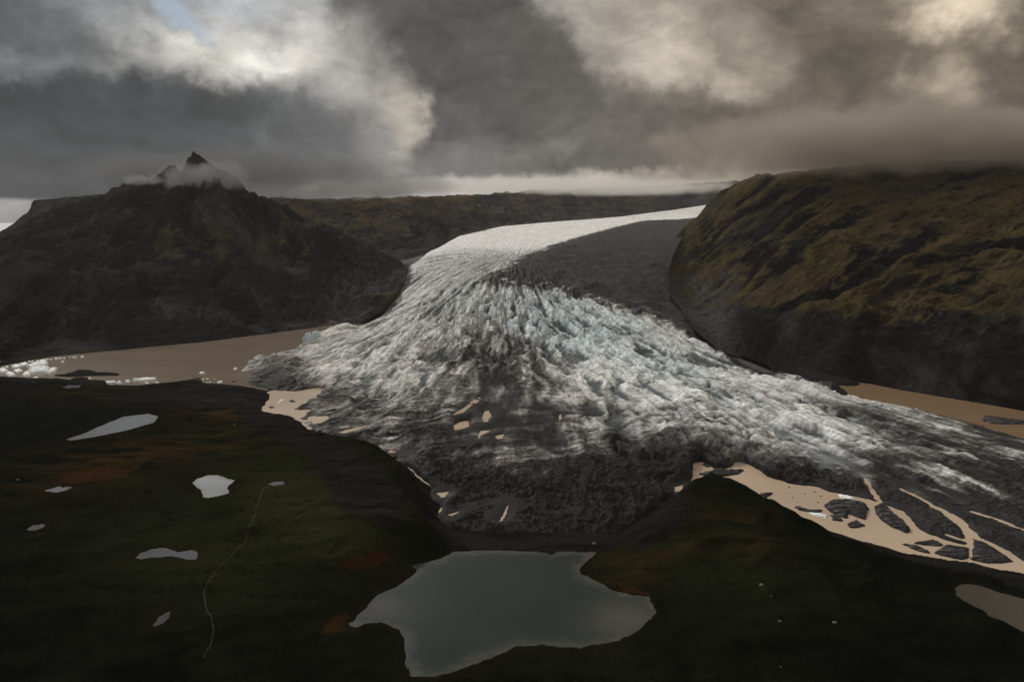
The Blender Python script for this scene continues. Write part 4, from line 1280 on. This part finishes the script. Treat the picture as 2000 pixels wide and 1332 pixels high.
for off in (-0.4, -0.15, 0.15, 0.4):
    wx, wy = tx_ + nx_ * off, ty_ + ny_ * off
    cols.append(np.stack([wx, wy, ground(wx, wy) + 0.22], -1))
mtp, t = material('trodden_path')
co = t.new('ShaderNodeTexCoord').outputs['Object']
finish(t, t.mix(t.noise(co, 0.3, 5.0, 0.6), (0.004, 0.004, 0.003), (0.030, 0.027, 0.019)), 0.95)
tag(mesh_obj('path', np.stack(cols, 1).reshape(-1, 3), grid_faces(260, 4), mtp), kind='structure')

# pale blue ice tower at the left corner of the ice front
def tower(px_, py_, w_, d_, h_, seed, label=None):
    p = at(px_, py_, 0.0)
    n = 22
    aa, bb = np.meshgrid(np.linspace(-1, 1, n), np.linspace(-1, 1, n))
    rr_ = np.maximum(np.abs(aa), np.abs(bb))
    X_, Y_ = aa * w_ / 2, bb * d_ / 2
    c1_, c2_, rv_ = cells((X_ + p[0]) / 5.0, (Y_ + p[1]) / 7.0, seed)
    Zt = np.where(rr_ < 0.93, h_ * (0.55 + 0.5 * rv_) * np.clip((1 - rr_) * 6, 0.5, 1), -2.0)
    Zt = Zt + 1.2 * fbm((X_ + p[0]) / 4.0, (Y_ + p[1]) / 4.0, 3, seed) * (rr_ < 0.93)
    at_ = dict(debris=np.full(n * n, 0.05), blue=np.full(n * n, 0.75), crevice_shade=np.zeros(n * n), tone=np.full(n * n, 0.8), flow=np.stack([X_, Y_, Zt], -1).reshape(-1, 3))
    o = mesh_obj('ice_tower', np.stack([X_ + p[0], Y_ + p[1], Zt], -1).reshape(-1, 3), grid_faces(n, n), M_ICE, glacier, smooth=False, attrs=at_)
    if label:
        o['label'] = label
    return o


tower(604, 668, 26, 30, 24, 3, 'pale blue ice tower at the left corner of the ice front')
tower(618, 664, 22, 26, 22, 9)


# ------------------------------------------------------------------ low cloud on the tops, and the air between
def cloud_material(name, c0, half, dens, nscale, thr, base_z=None, base_w=60.0, aniso_=0.35, color=(0.62, 0.61, 0.60), stretch=(1, 1, 1)):
    m = bpy.data.materials.new(name)
    m.use_nodes = True
    t = NT(m.node_tree)
    co = t.new('ShaderNodeTexCoord').outputs['Object']
    # soft ellipsoidal falloff, broken up by noise
    e = t.vmath('LENGTH', t.vmath('DIVIDE', co, half))
    n = t.noise(t.mapping(co, (c0[0], c0[1], c0[2]), (0, 0, 0), stretch), nscale, 4.0, 0.6, 0.3)
    f = t.math('SUBTRACT', t.math('ADD', n, t.rng(e, 0.25, 1.0, 0.35, -0.35)), thr)
    d = t.rng(f, 0.0, 0.28, 0.0, 1.0, smooth=True)
    if base_z is not None:
        s = t.new('ShaderNodeSeparateXYZ')
        t.put(s.inputs[0], co)
        zz = t.math('ADD', s.outputs[2], t.math('MULTIPLY', t.math('SUBTRACT', n, 0.5), 90.0))
        d = t.math('MULTIPLY', d, t.rng(zz, base_z - c0[2], base_z - c0[2] + base_w, smooth=True))
    d = t.math('MULTIPLY', d, dens)
    v = t.new('ShaderNodeVolumePrincipled')
    v.inputs['Color'].default_value = (*color, 1)
    v.inputs['Anisotropy'].default_value = aniso_
    t.put(v.inputs['Density'], d)
    o = t.new('ShaderNodeOutputMaterial')
    t.put(o.inputs['Volume'], v.outputs[0])
    return m


def cloud(label, c0, half, dens, nscale, thr=0.42, base_z=None, base_w=60.0, stretch=(1, 1, 1), color=(0.5, 0.49, 0.48)):
    nu, nv = 24, 12
    vs = [(0, 0, -1.0)]
    for j in range(1, nv):
        a = math.pi * j / nv - math.pi / 2
        for i in range(nu):
            b = 2 * math.pi * i / nu
            vs.append((math.cos(a) * math.cos(b), math.cos(a) * math.sin(b), math.sin(a)))
    vs.append((0, 0, 1.0))
    me = bpy.data.meshes.new('cloud')
    fs = [(0, 1 + (i + 1) % nu, 1 + i) for i in range(nu)]
    for j in range(nv - 2):
        for i in range(nu):
            a, b = 1 + j * nu + i, 1 + j * nu + (i + 1) % nu
            fs.append((a, b, b + nu, a + nu))
    L = len(vs) - 1
    fs += [(L, L - nu + i, L - nu + (i + 1) % nu) for i in range(nu)]
    me.from_pydata([(x_ * half[0] * 1.02, y_ * half[1] * 1.02, z_ * half[2] * 1.02) for x_, y_, z_ in vs], [], fs)
    me.materials.append(cloud_material('cloud_vapour', c0, half, dens, nscale, thr, base_z, base_w, color=color, stretch=stretch))
    o = bpy.data.objects.new('cloud', me)
    o.location = c0
    COL.objects.link(o)
    return tag(o, label, 'cloud')


def dirpt(px_, py_, depth):
    dx, dy, dz = ray(px_, py_)
    return (dx / dy * depth, depth, H + dz / dy * depth)


def px2m(n_, depth):
    return n_ / FPX * depth


cloud('pale cloud layer lying along the top of the far valley wall', dirpt(1080, 366, 6300), (2300, 1500, 110), 0.0018, 0.0030, 0.38, stretch=(1, 1, 2.0), color=(0.9, 0.88, 0.85))
cloud('brown grey cloud cap resting on the right mountain top', dirpt(1850, 285, 2400), (1400, 700, 170), 0.0075, 0.0065, 0.40, stretch=(1, 1, 1.2), color=(0.50, 0.455, 0.40))
cloud('dark grey cloud bank swallowing the crest behind the pointed left peak', dirpt(440, 335, 3300), (1150, 380, 150), 0.0042, 0.0070, 0.40, stretch=(1, 1, 1.3), color=(0.20, 0.205, 0.215))
cloud('low grey cloud lying on the long ridge right of the pointed peak', dirpt(690, 366, 4100), (900, 500, 95), 0.0040, 0.0060, 0.38, stretch=(1, 1, 1.4), color=(0.36, 0.35, 0.345))
cloud('thin wisp of mist drifting across the pointed left peak', dirpt(410, 346, 2640), (330, 130, 95), 0.013, 0.012, 0.51, color=(0.33, 0.33, 0.335))
cloud('faint shred of mist on the shoulder left of the pointed peak', dirpt(280, 352, 2660), (150, 90, 40), 0.013, 0.02, 0.52, color=(0.33, 0.33, 0.335))

mh = bpy.data.materials.new('thin_air')
mh.use_nodes = True
t = NT(mh.node_tree)
v = t.new('ShaderNodeVolumePrincipled')
v.inputs['Color'].default_value = (0.93, 0.95, 1.0, 1)
v.inputs['Density'].default_value = 0.000010
v.inputs['Anisotropy'].default_value = 0.1
o = t.new('ShaderNodeOutputMaterial')
t.put(o.inputs['Volume'], v.outputs[0])
X0, X1, Y0_, Y1_, Z0_, Z1_ = -9000.0, 9000.0, -1500.0, 11500.0, -19.5, 1050.0
hv = [(a, b, c) for c in (Z0_, Z1_) for b in (Y0_, Y1_) for a in (X0, X1)]
tag(mesh_obj('haze', hv, [(0, 2, 3, 1), (4, 5, 7, 6), (0, 1, 5, 4), (2, 6, 7, 3), (0, 4, 6, 2), (1, 3, 7, 5)], mh, smooth=False), kind='stuff')
